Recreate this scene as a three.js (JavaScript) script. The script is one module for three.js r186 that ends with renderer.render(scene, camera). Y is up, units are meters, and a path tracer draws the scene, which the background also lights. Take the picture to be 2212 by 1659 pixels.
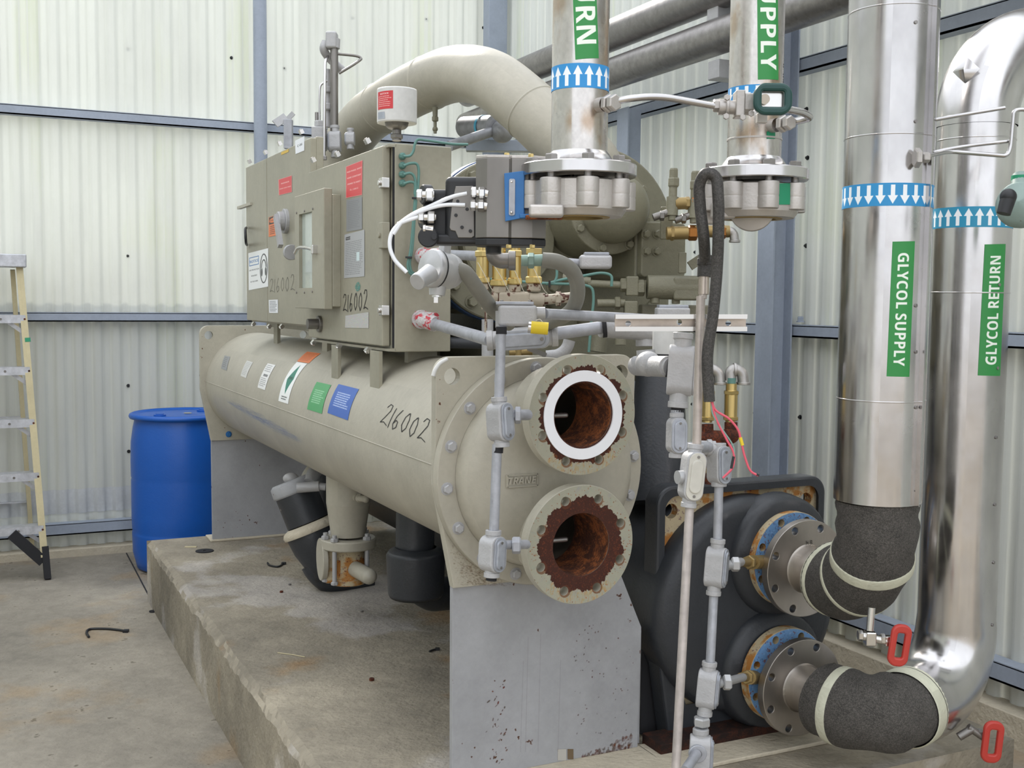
import * as THREE from 'three';
import { RoundedBoxGeometry } from 'three/addons/geometries/RoundedBoxGeometry.js';
import { mergeGeometries } from 'three/addons/utils/BufferGeometryUtils.js';
import { Brush, Evaluator, SUBTRACTION } from 'three-bvh-csg';
import { FontLoader } from 'three/addons/loaders/FontLoader.js';
import { TextGeometry } from 'three/addons/geometries/TextGeometry.js';

// ---------------------------------------------------------------- camera, sky, exposure
const V = (x, y, z) => new THREE.Vector3(x, y, z);
const FOCAL = 2433, CX = 1106, CY = 829.5, EYE = V(0, 1.6, 0);
const YAW = 0.44673, PITCH = -0.07411, ROLL = 0.00978;
const scene = new THREE.Scene();
const camera = new THREE.PerspectiveCamera(2 * Math.atan(829.5 / FOCAL) * 180 / Math.PI, 2212 / 1659, 0.05, 200);
camera.position.copy(EYE);
camera.rotation.set(PITCH, -YAW, ROLL, 'YXZ');
camera.updateMatrixWorld(true);
const renderer = new THREE.WebGLRenderer({ antialias: true });
renderer.toneMapping = THREE.LinearToneMapping;
renderer.toneMappingExposure = 1.25;
renderer.shadowMap.enabled = true;
{ // thin bright overcast
  const W = 64, Hh = 32, data = new Float32Array(W * Hh * 4);
  for (let j = 0; j < Hh; j++) for (let i = 0; i < W; i++) {
    const el = ((j + 0.5) / Hh - 0.5) * Math.PI, k = 1.15 + 0.55 * Math.max(0, Math.sin(el)), o = (j * W + i) * 4;
    data[o] = 0.95 * k; data[o + 1] = 0.985 * k; data[o + 2] = 1.04 * k; data[o + 3] = 1;
  }
  const sky = new THREE.DataTexture(data, W, Hh, THREE.RGBAFormat, THREE.FloatType);
  sky.mapping = THREE.EquirectangularReflectionMapping; sky.magFilter = THREE.LinearFilter; sky.needsUpdate = true;
  scene.background = sky; scene.environment = sky;
}

{ // hazy sun standing behind the enclosure walls: the machine is in their shade, the yard in front is lit
  const sun = new THREE.DirectionalLight('#fff8ee', 3.9); sun.position.set(1, 7, -10); sun.castShadow = true; sun.shadow.radius = 4; sun.shadow.mapSize.set(2048, 2048);
  Object.assign(sun.shadow.camera, { left: -14, right: 14, top: 14, bottom: -14, near: 0.5, far: 60 }); sun.name = 'sun'; scene.add(sun, sun.target);
}

// ---------------------------------------------------------------- photo pixels to places
const BX = V(), BY = V(), BZ = V(); camera.matrixWorld.extractBasis(BX, BY, BZ);
const ray = (px, py) => V().addScaledVector(BX, (px - CX) / FOCAL).addScaledVector(BY, -(py - CY) / FOCAL).sub(BZ);
const at = (px, py, d) => ray(px, py).multiplyScalar(d).add(EYE);
const onAxis = (k, v) => (px, py) => { const r = ray(px, py); return r.multiplyScalar((v - EYE[k]) / r[k]).add(EYE); };
const onX = (px, py, v) => onAxis('x', v)(px, py), onY = (px, py, v) => onAxis('y', v)(px, py), onZ = (px, py, v) => onAxis('z', v)(px, py);
const depthOf = (p) => -p.clone().sub(EYE).dot(BZ);
const mpp = (d) => d / FOCAL;                                       // metres in one pixel at a depth

// ---------------------------------------------------------------- random numbers and noise
const rng = (s) => () => { s = (s + 0x6d2b79f5) | 0; let t = Math.imul(s ^ (s >>> 15), 1 | s); t = (t + Math.imul(t ^ (t >>> 7), 61 | t)) ^ t; return ((t ^ (t >>> 14)) >>> 0) / 4294967296; };
function noiseField(n, cells, seed) {                               // tileable value noise
  const r = rng(seed), g = new Float32Array(cells * cells).map(() => r()), out = new Float32Array(n * n);
  for (let y = 0; y < n; y++) for (let x = 0; x < n; x++) {
    const u = x / n * cells, v = y / n * cells, i = Math.floor(u), j = Math.floor(v); let a = u - i, b = v - j; a = a * a * (3 - 2 * a); b = b * b * (3 - 2 * b);
    const q = (p, s) => g[(s % cells) * cells + (p % cells)];
    out[y * n + x] = (q(i, j) * (1 - a) + q(i + 1, j) * a) * (1 - b) + (q(i, j + 1) * (1 - a) + q(i + 1, j + 1) * a) * b;
  }
  return out;
}
function fbm(n, cells, oct, seed) {
  const out = new Float32Array(n * n); let amp = 1, sum = 0;
  for (let o = 0; o < oct && cells <= n; o++, cells *= 2, amp *= 0.55) { const f = noiseField(n, cells, seed + o * 17); for (let i = 0; i < out.length; i++) out[i] += f[i] * amp; sum += amp; }
  for (let i = 0; i < out.length; i++) out[i] /= sum;
  return out;
}
const clamp01 = (x) => Math.min(1, Math.max(0, x)), smooth = (a, b, x) => { const t = clamp01((x - a) / (b - a)); return t * t * (3 - 2 * t); };
function dataTex(n, fn, srgb = true, rx = 1, ry = rx) {
  const d = new Uint8Array(n * n * 4), c = [0, 0, 0];
  for (let y = 0; y < n; y++) for (let x = 0; x < n; x++) { fn(x, y, y * n + x, c); const o = (y * n + x) * 4; d[o] = clamp01(c[0]) * 255; d[o + 1] = clamp01(c[1]) * 255; d[o + 2] = clamp01(c[2]) * 255; d[o + 3] = 255; }
  const t = new THREE.DataTexture(d, n, n); t.wrapS = t.wrapT = THREE.RepeatWrapping; t.magFilter = THREE.LinearFilter; t.minFilter = THREE.LinearMipmapLinearFilter; t.generateMipmaps = true;
  if (srgb) t.colorSpace = THREE.SRGBColorSpace; t.repeat.set(rx, ry); t.needsUpdate = true; return t;
}
const retile = (t, rx, ry = rx) => { const c = t.clone(); c.repeat.set(rx, ry); c.needsUpdate = true; return c; };
function canvasTex(w, h, draw) {
  const c = document.createElement('canvas'); c.width = w; c.height = h; draw(c.getContext('2d'), w, h);
  const t = new THREE.CanvasTexture(c); t.colorSpace = THREE.SRGBColorSpace; t.needsUpdate = true; return t;
}

// ---------------------------------------------------------------- textures and materials (uv are metres)
const N1 = fbm(512, 4, 7, 11), N2 = fbm(512, 8, 6, 23), N3 = fbm(512, 16, 5, 37), N4 = fbm(512, 64, 3, 51), N5 = fbm(512, 3, 4, 77);
const tPaint = dataTex(512, (x, y, i, c) => { const v = 0.93 + (N1[i] - 0.5) * 0.16 + (N4[i] - 0.5) * 0.05; c[0] = v; c[1] = v * 0.998; c[2] = v * 0.985; }, true, 1.3);
const tChip = dataTex(512, (x, y, i, c) => { const v = 0.94 + (N1[i] - 0.5) * 0.18 + (N4[i] - 0.5) * 0.04, s = smooth(0.74, 0.78, N3[i] * 0.7 + N4[i] * 0.3 + (N5[i] - 0.5) * 0.25); c[0] = v * (1 - s) + s * 0.42; c[1] = v * (1 - s) + s * 0.24; c[2] = v * 0.985 * (1 - s) + s * 0.15; }, true, 1.7);
const tGalv = dataTex(512, (x, y, i, c) => { const v = 0.9 + (N3[i] - 0.5) * 0.14 + (N2[i] - 0.5) * 0.16; c[0] = v; c[1] = v; c[2] = v * 1.01; }, true, 4);
const tRust = dataTex(512, (x, y, i, c) => { const a = N2[i], b = N4[i], k = smooth(0.35, 0.68, a * 0.6 + b * 0.4); c[0] = 0.30 + 0.32 * k; c[1] = 0.17 + 0.19 * k; c[2] = 0.11 + 0.08 * k; }, true, 5);
const tRustPaint = dataTex(512, (x, y, i, c) => { const k = smooth(0.5, 0.62, N2[i] * 0.6 + N1[i] * 0.4), s = smooth(0.6, 0.7, N3[i] * 0.5 + N4[i] * 0.5); const l = (a, b) => a + (b - a) * k; c[0] = l(0.72, 0.66) - s * 0.22; c[1] = l(0.66, 0.44) - s * 0.25; c[2] = l(0.54, 0.20) - s * 0.15; }, true, 3);
const tSpeck = dataTex(512, (x, y, i, c) => { const v = 0.75 + (N4[i] - 0.5) * 0.6 + (N1[i] - 0.5) * 0.25; c[0] = v; c[1] = v; c[2] = v; }, true, 4);
const bFine = dataTex(512, (x, y, i, c) => { c[0] = c[1] = c[2] = N4[i] * 0.6 + N3[i] * 0.4; }, false, 4);
const bCoarse = dataTex(512, (x, y, i, c) => { c[0] = c[1] = c[2] = N2[i] * 0.7 + N4[i] * 0.3; }, false, 2.5);
const rSteel = dataTex(512, (x, y, i, c) => { c[0] = c[1] = c[2] = 0.72 + (N2[i] - 0.5) * 0.7; }, false, 2);
const tSteel = dataTex(512, (x, y, i, c) => { const v = 0.9 + (N1[i] - 0.5) * 0.28 + (N3[i] - 0.5) * 0.12; c[0] = v; c[1] = v * 0.99; c[2] = v * 0.98; }, true, 1.2, 0.6);
const S = (o) => new THREE.MeshStandardMaterial(o), P = (o) => new THREE.MeshPhysicalMaterial(o);
const M = {
  beige: S({ color: '#b9b4a7', roughness: 0.42, map: tPaint, bumpMap: bFine, bumpScale: 0.0004 }),
  beigeChip: S({ color: '#bab5a8', roughness: 0.45, map: tChip, bumpMap: bFine, bumpScale: 0.0006 }),
  olive: S({ color: '#85826f', roughness: 0.5, map: tPaint, bumpMap: bFine, bumpScale: 0.0012 }),
  cabinet: S({ color: '#a5a191', roughness: 0.4, map: tPaint }),
  support: S({ color: '#a9aab0', roughness: 0.5, map: tChip, bumpMap: bFine, bumpScale: 0.0006 }),
  girt: S({ color: '#a8b2c4', roughness: 0.55, map: tPaint }),
  galv: S({ color: '#b9bbc0', roughness: 0.5, metalness: 0.35, map: tGalv }),
  castAlu: S({ color: '#bcbcc0', roughness: 0.55, metalness: 0.25, map: tPaint, bumpMap: bFine, bumpScale: 0.001 }),
  cover: S({ color: '#b4b8bf', roughness: 0.4, metalness: 0.4, map: tGalv }),
  silver: S({ color: '#c6c7cb', roughness: 0.38, metalness: 0.45, map: tPaint }),
  stainless: S({ color: '#dcdcde', roughness: 0.30, metalness: 1, map: tSteel, roughnessMap: rSteel }),
  stainlessRough: S({ color: '#d0cdca', roughness: 0.5, metalness: 0.75, map: tSteel, bumpMap: bFine, bumpScale: 0.0005 }),
  stainlessFlange: S({ color: '#c9c4be', roughness: 0.42, metalness: 1, map: tSteel }),
  fitting: S({ color: '#bdbab5', roughness: 0.4, metalness: 0.8, map: tGalv }),
  pipeSteel: S({ color: '#d8d6d4', roughness: 0.4, metalness: 1, roughnessMap: rSteel, map: dataTex(512, (x, y, i, c) => { const s = N2[(Math.floor(y / 3) * 512 + x) % (512 * 512)], b = smooth(0.55, 0.72, N1[i] * 0.6 + s * 0.4), v = 0.92 + (s - 0.5) * 0.2 + (N4[i] - 0.5) * 0.1; c[0] = v - b * 0.12; c[1] = v * 0.99 - b * 0.19; c[2] = v * 0.98 - b * 0.26; }, true, 2.6, 1.6) }),
  chrome: S({ color: '#d4d2cf', roughness: 0.2, metalness: 1 }),
  zinc: S({ color: '#a19d99', roughness: 0.36, metalness: 0.8, map: tGalv }),
  strut: S({ color: '#c6b9ab', roughness: 0.38, metalness: 0.85, map: tGalv }),
  darkSteel: S({ color: '#8d8b88', roughness: 0.42, metalness: 0.8, map: tSteel }),
  brass: S({ color: '#e2cb8c', roughness: 0.3, metalness: 0.9, map: tSteel }),
  brassDull: S({ color: '#ab9565', roughness: 0.5, metalness: 0.7, map: tSteel }),
  rust: S({ color: '#ffffff', roughness: 0.95, map: tRust, bumpMap: bFine, bumpScale: 0.003 }),
  rustPaint: S({ color: '#ffffff', roughness: 0.75, map: tRustPaint, bumpMap: bFine, bumpScale: 0.0015 }),
  rustBrown: S({ color: '#b09080', roughness: 0.85, map: tRust, bumpMap: bFine, bumpScale: 0.002 }),
  rubber: S({ color: '#34373d', roughness: 0.42, map: tPaint, bumpMap: bCoarse, bumpScale: 0.0015 }),
  foam: S({ color: '#67635e', roughness: 0.95, map: retile(tSpeck, 9), bumpMap: retile(bFine, 11), bumpScale: 0.0015 }),
  tape: S({ color: '#dcdcc8', roughness: 0.45, map: tPaint, bumpMap: bCoarse, bumpScale: 0.004 }),
  black: S({ color: '#1d1e21', roughness: 0.45 }),
  blackMatt: S({ color: '#232326', roughness: 0.85 }),
  hose: S({ color: '#54514e', roughness: 0.6, map: retile(tSpeck, 8) }),
  flexGrey: S({ color: '#85847d', roughness: 0.6, map: tPaint }),
  teal: S({ color: '#648f88', roughness: 0.5, map: tPaint }),
  whiteTube: S({ color: '#e8eaee', roughness: 0.35 }),
  whiteGasket: S({ color: '#f2f3f8', roughness: 0.5 }),
  navy: S({ color: '#33507e', roughness: 0.45, map: tChip }),
  blue: S({ color: '#2f74b8', roughness: 0.4, map: tChip }),
  drum: S({ color: '#1257b0', roughness: 0.36, bumpMap: bCoarse, bumpScale: 0.0012 }),
  red: S({ color: '#b83a31', roughness: 0.4 }),
  greenDark: S({ color: '#12403c', roughness: 0.35 }),
  greenPaint: S({ color: '#1d8a63', roughness: 0.5 }),
  pinkWire: S({ color: '#d65a6b', roughness: 0.45 }),
  yellow: S({ color: '#dcc12c', roughness: 0.5 }),
  whitePaint: S({ color: '#dedede', roughness: 0.45, map: tPaint }),
  alu: S({ color: '#d8dade', roughness: 0.42, metalness: 0.6, map: tGalv }),
  fibreglass: S({ color: '#d3c7a2', roughness: 0.6, map: tPaint }),
  glass: P({ color: '#c3cfca', roughness: 0.25, metalness: 0, clearcoat: 0.6, map: tPaint }),
  sealant: S({ roughness: 0.6, map: dataTex(512, (x, y, i, c) => { const s = smooth(0.54, 0.6, N2[i] * 0.6 + N1[i] * 0.4), v = 0.74 + (N4[i] - 0.5) * 0.2; c[0] = v + (0.72 - v) * s; c[1] = v * 0.97 + (0.24 - v) * s; c[2] = v * 0.97 + (0.28 - v) * s; }, true, 6), bumpMap: bFine, bumpScale: 0.001 }),
  twine: S({ color: '#cfc9bb', roughness: 0.8 }),
};

// ---------------------------------------------------------------- geometry helpers (all in world metres)
function clean(g) {
  g = g.index ? g.toNonIndexed() : g;
  for (const k of Object.keys(g.attributes)) if (!['position', 'normal', 'uv'].includes(k)) g.deleteAttribute(k);
  g.morphAttributes = {};
  if (!g.attributes.uv) g.setAttribute('uv', new THREE.BufferAttribute(new Float32Array(g.attributes.position.count * 2), 2));
  g.clearGroups();
  return g;
}
function metricUV(g) {                                              // uv in metres from the face direction
  const p = g.attributes.position, uv = new Float32Array(p.count * 2), a = V(), b = V(), c = V();
  for (let i = 0; i < p.count; i += 3) {
    a.fromBufferAttribute(p, i); b.fromBufferAttribute(p, i + 1).sub(a); c.fromBufferAttribute(p, i + 2).sub(a); b.cross(c);
    const x = Math.abs(b.x), y = Math.abs(b.y), z = Math.abs(b.z);
    for (let k = 0; k < 3; k++) { a.fromBufferAttribute(p, i + k); const o = (i + k) * 2; if (y > x && y > z) { uv[o] = a.x; uv[o + 1] = a.z; } else if (x > z) { uv[o] = a.z; uv[o + 1] = a.y; } else { uv[o] = a.x; uv[o + 1] = a.y; } }
  }
  g.setAttribute('uv', new THREE.BufferAttribute(uv, 2)); return g;
}
const bases = new Map(), taken = new Map();
const numbered = (n) => { const k = taken.get(n) ?? 0; taken.set(n, k + 1); return k ? n + '_' + String(k).padStart(3, '0') : n; };
function thing(name, label, category, base, group, kind) {
  const o = new THREE.Group(); o.name = numbered(name); o.position.copy(base); o.userData = { label, category };
  if (group) o.userData.group = group;
  if (kind) o.userData.kind = kind;
  bases.set(o, base.clone()); scene.add(o); return o;
}
function structure(name, label, base) { const o = thing(name, label, undefined, base); o.userData = { kind: 'structure', label }; return o; }
function part(parent, name, geos, mat, opt = {}) {                  // geos are in world metres; keepUV leaves printed surfaces alone
  const list = (Array.isArray(geos) ? geos.flat(9) : [geos]).map(clean), g = list.length > 1 ? mergeGeometries(list) : list[0];
  if (!opt.keepUV) metricUV(g);
  const b = bases.get(parent); g.translate(-b.x, -b.y, -b.z);
  const m = new THREE.Mesh(g, mat); m.name = name; m.castShadow = m.receiveShadow = true; parent.add(m); bases.set(m, b);
  if (opt.label) m.userData.label = opt.label;
  if (opt.kind) m.userData.kind = opt.kind;
  return m;
}
const pieces = (parent, name, list, mat, opt) => list.map((g) => part(parent, name, g, mat, opt));
const mtx = (x, y, z, o) => new THREE.Matrix4().makeBasis(x, y, z).setPosition(o);
function frame(axis, hint = V(0, 1, 0)) {                           // y along axis, z as close to hint as it goes
  const y = axis.clone().normalize(), z = hint.clone().addScaledVector(y, -hint.dot(y));
  if (z.lengthSq() < 1e-6) z.set(1, 0, 0).addScaledVector(y, -y.x);
  if (z.lengthSq() < 1e-6) z.set(0, 0, 1).addScaledVector(y, -y.z);
  z.normalize(); return [V().crossVectors(y, z), y, z];
}
const TOCAM = V(-Math.sin(YAW), 0, Math.cos(YAW)), RIGHT = V(Math.cos(YAW), 0, Math.sin(YAW)), UP = V(0, 1, 0), DOWN = V(0, -1, 0), FRONT = V(0, 0, 1), LEFTW = V(-1, 0, 0), EAST = V(1, 0, 0);
const box = (cx, cy, cz, w, h, d, r = 0) => (r ? new RoundedBoxGeometry(w, h, d, 2, r) : new THREE.BoxGeometry(w, h, d)).translate(cx, cy, cz);
const boxAB = (a, b, r = 0) => box((a.x + b.x) / 2, (a.y + b.y) / 2, (a.z + b.z) / 2, Math.abs(a.x - b.x), Math.abs(a.y - b.y), Math.abs(a.z - b.z), r);
const boxAt = (p, w, h, d, r = 0, x = RIGHT, y = UP, z = TOCAM) => (r ? new RoundedBoxGeometry(w, h, d, 2, r) : new THREE.BoxGeometry(w, h, d)).applyMatrix4(mtx(x, y, z, p));
function bar(a, b, w, t, hint) { const L = a.distanceTo(b), f = frame(b.clone().sub(a), hint); return new THREE.BoxGeometry(w, L, t).applyMatrix4(mtx(...f, a.clone().add(b).multiplyScalar(0.5))); }
function cyl(a, b, r0, r1 = r0, seg = 24, open = false) {
  const L = a.distanceTo(b); return new THREE.CylinderGeometry(r1, r0, L, seg, 1, open).applyMatrix4(mtx(...frame(b.clone().sub(a)), a.clone().add(b).multiplyScalar(0.5)));
}
function lathe(o, axis, prof, seg = 32, hint) {                     // prof: [radius, height along axis]; doubled points make a sharp edge
  const pts = []; for (let i = 0; i < prof.length; i++) pts.push(new THREE.Vector2(Math.max(prof[i][0], 1e-5), prof[i][1]));
  return new THREE.LatheGeometry(pts, seg).applyMatrix4(mtx(...frame(axis, hint), o));
}
const sharp = (prof) => prof.flatMap((p, i) => (i && i < prof.length - 1 ? [p, [p[0] + 1e-5, p[1] + 1e-5]] : [p]));
const disc = (o, axis, r, h, seg = 32, c = Math.min(h, r) * 0.12) => lathe(o, axis, sharp([[0, 0], [r - c, 0], [r, c], [r, h - c], [r - c, h], [0, h]]), seg);
const ring = (o, axis, r0, r1, h, seg = 32, c = Math.min(h, r1 - r0) * 0.15) => lathe(o, axis, sharp([[r0, 0], [r1 - c, 0], [r1, c], [r1, h - c], [r1 - c, h], [r0, h], [r0, 0]]), seg);
const hex = (o, axis, r, h) => lathe(o, axis, sharp([[0, 0], [r, 0], [r, h * 0.8], [r * 0.82, h], [0, h]]), 6).toNonIndexed();
function flat(g) { g = g.index ? g.toNonIndexed() : g; g.computeVertexNormals(); return g; }
const bolt = (o, axis, r, h = r * 0.8) => [disc(o, axis, r * 1.35, h * 0.22, 12), flat(hex(o.clone().addScaledVector(axis, h * 0.2), axis, r, h))];
const nut = (o, axis, r, h) => flat(lathe(o, axis, sharp([[0, 0], [r * 0.85, 0], [r, h * 0.15], [r, h * 0.85], [r * 0.85, h], [0, h]]), 6));
const ball = (o, r, sx = 1, sy = 1, sz = 1) => new THREE.SphereGeometry(r, 20, 14).scale(sx, sy, sz).translate(o.x, o.y, o.z);
function tube(pts, r, seg = 10, n = pts.length * 8) {               // smooth hose through points, with end caps
  const c = new THREE.CatmullRomCurve3(pts, false, 'centripetal'), e = (p, q) => cyl(p, p.clone().addScaledVector(q, 0.0008), r, r, seg);
  return [new THREE.TubeGeometry(c, n, r, seg), e(c.getPoint(0), c.getTangent(0).negate()), e(c.getPoint(1), c.getTangent(1))];
}
function bentCurve(pts, bend) {                                     // straight runs with round bends
  const path = new THREE.CurvePath(); let last = pts[0];
  for (let i = 1; i < pts.length - 1; i++) {
    const a = pts[i - 1].clone().sub(pts[i]), b = pts[i + 1].clone().sub(pts[i]), k = Math.min(bend, a.length() * (i === 1 ? 0.96 : 0.49), b.length() * (i === pts.length - 2 ? 0.96 : 0.49));
    const p = pts[i].clone().addScaledVector(a.normalize(), k), q = pts[i].clone().addScaledVector(b.normalize(), k);
    if (p.distanceTo(last) > 1e-4) path.add(new THREE.LineCurve3(last, p));
    path.add(new THREE.CubicBezierCurve3(p, p.clone().lerp(pts[i], 0.56), q.clone().lerp(pts[i], 0.56), q)); last = q;
  }
  path.add(new THREE.LineCurve3(last, pts[pts.length - 1])); return path;
}
function sweep(points, tangents, r, seg) {                          // circular section along given points; r may be a function of 0..1
  const P3 = [], N3_ = [], idx = [], n = points.length; let nrm = frame(tangents[0])[2];
  for (let i = 0; i < n; i++) {
    const t = tangents[i]; nrm = nrm.clone().addScaledVector(t, -nrm.dot(t)).normalize(); const b = V().crossVectors(t, nrm), rr = typeof r === 'function' ? r(i / (n - 1)) : r;
    for (let k = 0; k <= seg; k++) { const a = k / seg * Math.PI * 2, d = V().addScaledVector(nrm, Math.cos(a)).addScaledVector(b, Math.sin(a)), p = points[i].clone().addScaledVector(d, rr); P3.push(p.x, p.y, p.z); N3_.push(d.x, d.y, d.z); }
  }
  for (let i = 0; i < n - 1; i++) for (let k = 0; k < seg; k++) { const a = i * (seg + 1) + k, b = a + seg + 1; idx.push(a, a + 1, b, a + 1, b + 1, b); }
  const g = new THREE.BufferGeometry(); g.setAttribute('position', new THREE.Float32BufferAttribute(P3, 3)); g.setAttribute('normal', new THREE.Float32BufferAttribute(N3_, 3)); g.setIndex(idx); return g;
}
function pipe(pts, r, bend = 0.06, seg = 20, caps = true) {
  const out = []; const c = bentCurve(pts, bend), P2 = [], T2 = [];
  for (const [k, s] of c.curves.entries()) { const n = s.isLineCurve3 ? 1 : 10; for (let i = k ? 1 : 0; i <= n; i++) { P2.push(s.getPoint(i / n)); T2.push(s.getTangent(i / n)); } }
  out.push(sweep(P2, T2, r, seg));
  if (caps) { const a = P2[0], ta = T2[0], b = P2[P2.length - 1], tb = T2[T2.length - 1]; out.push(cyl(a, a.clone().addScaledVector(ta, 0.001), r * 0.999, r * 0.999, seg), cyl(b.clone().addScaledVector(tb, -0.001), b, r * 0.999, r * 0.999, seg)); }
  return out;
}
function shapeOf(pts) { const s = new THREE.Shape(); pts.forEach(([x, y], i) => (i ? s.lineTo(x, y) : s.moveTo(x, y))); s.closePath(); return s; }
function roundRect(w, h, r) { const s = new THREE.Shape(), x = w / 2, y = h / 2; s.moveTo(-x + r, -y); s.lineTo(x - r, -y); s.absarc(x - r, -y + r, r, -Math.PI / 2, 0); s.lineTo(x, y - r); s.absarc(x - r, y - r, r, 0, Math.PI / 2); s.lineTo(-x + r, y); s.absarc(-x + r, y - r, r, Math.PI / 2, Math.PI); s.lineTo(-x, -y + r); s.absarc(-x + r, -y + r, r, Math.PI, Math.PI * 1.5); return s; }
const hole = (x, y, r) => { const p = new THREE.Path(); p.absarc(x, y, r, 0, Math.PI * 2, true); return p; };
function extrude(shape, depth, bevel = 0, m, curveSegments = 10) {  // local z from 0 to depth, then placed by m
  const g = new THREE.ExtrudeGeometry(shape, { depth: depth - 2 * bevel, bevelEnabled: bevel > 0, bevelThickness: bevel, bevelSize: bevel, bevelOffset: -bevel, bevelSegments: 2, curveSegments }).translate(0, 0, bevel);
  return m ? g.applyMatrix4(m) : g;
}
const csg = new Evaluator(); csg.attributes = ['position', 'normal', 'uv']; csg.useGroups = false;
function cut(g, ...tools) { const prep = (x) => { x = clean(x); const b = new Brush(x); b.updateMatrixWorld(); return b; }; let a = prep(g); for (const t of tools.flat()) a = csg.evaluate(a, prep(t), SUBTRACTION); return a.geometry; }

// printed patches laid on a surface: corners are photo pixels tl, tr, br, bl
const planeZ = (z, px, py) => { const p = onZ(px, py, z); return [p.x, p.y]; };
const surfZ = (z) => ({ hit: (px, py) => planeZ(z, px, py), put: (a, b, l) => [V(a, b, z + l), FRONT] });
const surfX = (x) => ({ hit: (px, py) => { const p = onX(px, py, x); return [p.z, p.y]; }, put: (a, b, l) => [V(x - l, b, a), LEFTW] });
function surfTube(o, axis, R) {                                     // a cylinder along y or z
  const ax = axis === 'z' ? ['x', 'y', 'z'] : ['z', 'x', 'y'];
  return {
    hit: (px, py) => {
      const d = ray(px, py), [u, v, w] = ax, ex = EYE[u] - o[u], ey = EYE[v] - o[v], A = d[u] ** 2 + d[v] ** 2, B = 2 * (ex * d[u] + ey * d[v]), Cc = ex * ex + ey * ey - R * R, D = Math.max(0, B * B - 4 * A * Cc), t = (-B - Math.sqrt(D)) / (2 * A);
      let a = Math.atan2(ey + t * d[v], ex + t * d[u]); if (a < -Math.PI / 2) a += Math.PI * 2;
      return [a, EYE[w] + t * d[w]];
    },
    put: (a, h, l) => { const [u, v, w] = ax, p = V(0, 0, 0), n = V(0, 0, 0); n[u] = Math.cos(a); n[v] = Math.sin(a); p[u] = o[u] + n[u] * (R + l); p[v] = o[v] + n[v] * (R + l); p[w] = h; return [p, n]; },
  };
}
function patch(surf, corners, nu = 8, nv = 8, lift = 0.0008) {
  const c = corners.map(([x, y]) => surf.hit(x, y)), pos = [], nor = [], uv = [], idx = [];
  for (let j = 0; j <= nv; j++) for (let i = 0; i <= nu; i++) {
    const u = i / nu, v = j / nv, m = [0, 1].map((k) => (c[0][k] * (1 - u) + c[1][k] * u) * (1 - v) + (c[3][k] * (1 - u) + c[2][k] * u) * v), [p, n] = surf.put(m[0], m[1], lift);
    pos.push(p.x, p.y, p.z); nor.push(n.x, n.y, n.z); uv.push(u, 1 - v);
  }
  for (let j = 0; j < nv; j++) for (let i = 0; i < nu; i++) { const a = j * (nu + 1) + i, b = a + nu + 1; idx.push(a, b, a + 1, a + 1, b, b + 1); }
  const g = new THREE.BufferGeometry(); g.setAttribute('position', new THREE.Float32BufferAttribute(pos, 3)); g.setAttribute('normal', new THREE.Float32BufferAttribute(nor, 3)); g.setAttribute('uv', new THREE.Float32BufferAttribute(uv, 2)); g.setIndex(idx); return g;
}
const rect = (x0, y0, x1, y1) => [[x0, y0], [x1, y0], [x1, y1], [x0, y1]];
const printed = (tex, rough = 0.45) => S({ map: tex, roughness: rough });
const inked = (tex) => S({ map: tex, roughness: 0.6, transparent: true });
function textTex(w, h, bg, draw) { return canvasTex(w, h, (c) => { if (bg) { c.fillStyle = bg; c.fillRect(0, 0, w, h); } draw(c, w, h); }); }
function lines(c, rows, x, y, dy, font, fill, align = 'center') { c.font = font; c.fillStyle = fill; c.textAlign = align; c.textBaseline = 'middle'; rows.forEach((r, i) => c.fillText(r, x, y + i * dy)); }
function scribbleRows(c, x0, x1, y0, y1, n, fill, h = 0.45, seed = 5) { // rows of print too small to read in the photo
  const r = rng(seed), dy = (y1 - y0) / n; c.fillStyle = fill;
  for (let i = 0; i < n; i++) { let x = x0; const end = x1 - r() * (x1 - x0) * 0.25; while (x < end) { const w = (x1 - x0) * (0.03 + r() * 0.08); c.fillRect(x, y0 + i * dy, Math.min(w, end - x), dy * h); x += w + (x1 - x0) * 0.02; } }
}
const DIGITS = { // hand-written strokes in a unit cell
  2: [[[0.1, 0.2], [0.3, 0.02], [0.65, 0.05], [0.72, 0.3], [0.4, 0.65], [0.05, 0.95], [0.45, 0.88], [0.95, 0.98]]],
  1: [[[0.5, 0.05], [0.42, 0.98]]],
  6: [[[0.6, 0.02], [0.3, 0.35], [0.15, 0.75], [0.35, 0.98], [0.65, 0.85], [0.65, 0.6], [0.4, 0.55], [0.2, 0.72]]],
  0: [[[0.5, 0.08], [0.2, 0.3], [0.12, 0.7], [0.4, 0.97], [0.72, 0.75], [0.75, 0.35], [0.55, 0.08], [0.4, 0.12]]],
};
function numberTex(lw = 7, alpha = 1) {
  return canvasTex(512, 192, (c) => {
    c.strokeStyle = `rgba(20,20,24,${alpha})`; c.lineWidth = lw; c.lineJoin = c.lineCap = 'round';
    [...'216002'].forEach((ch, i) => { const w = ch === '1' ? 40 : 80, x0 = [14, 92, 132, 220, 306, 400][i], j = [6, 14, 12, 4, 10, 0][i]; for (const s of DIGITS[ch]) { c.beginPath(); s.forEach(([x, y], k) => (k ? c.lineTo(x0 + x * w, 12 + j + y * 160) : c.moveTo(x0 + x * w, 12 + j + y * 160))); c.stroke(); } });
  });
}
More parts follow.
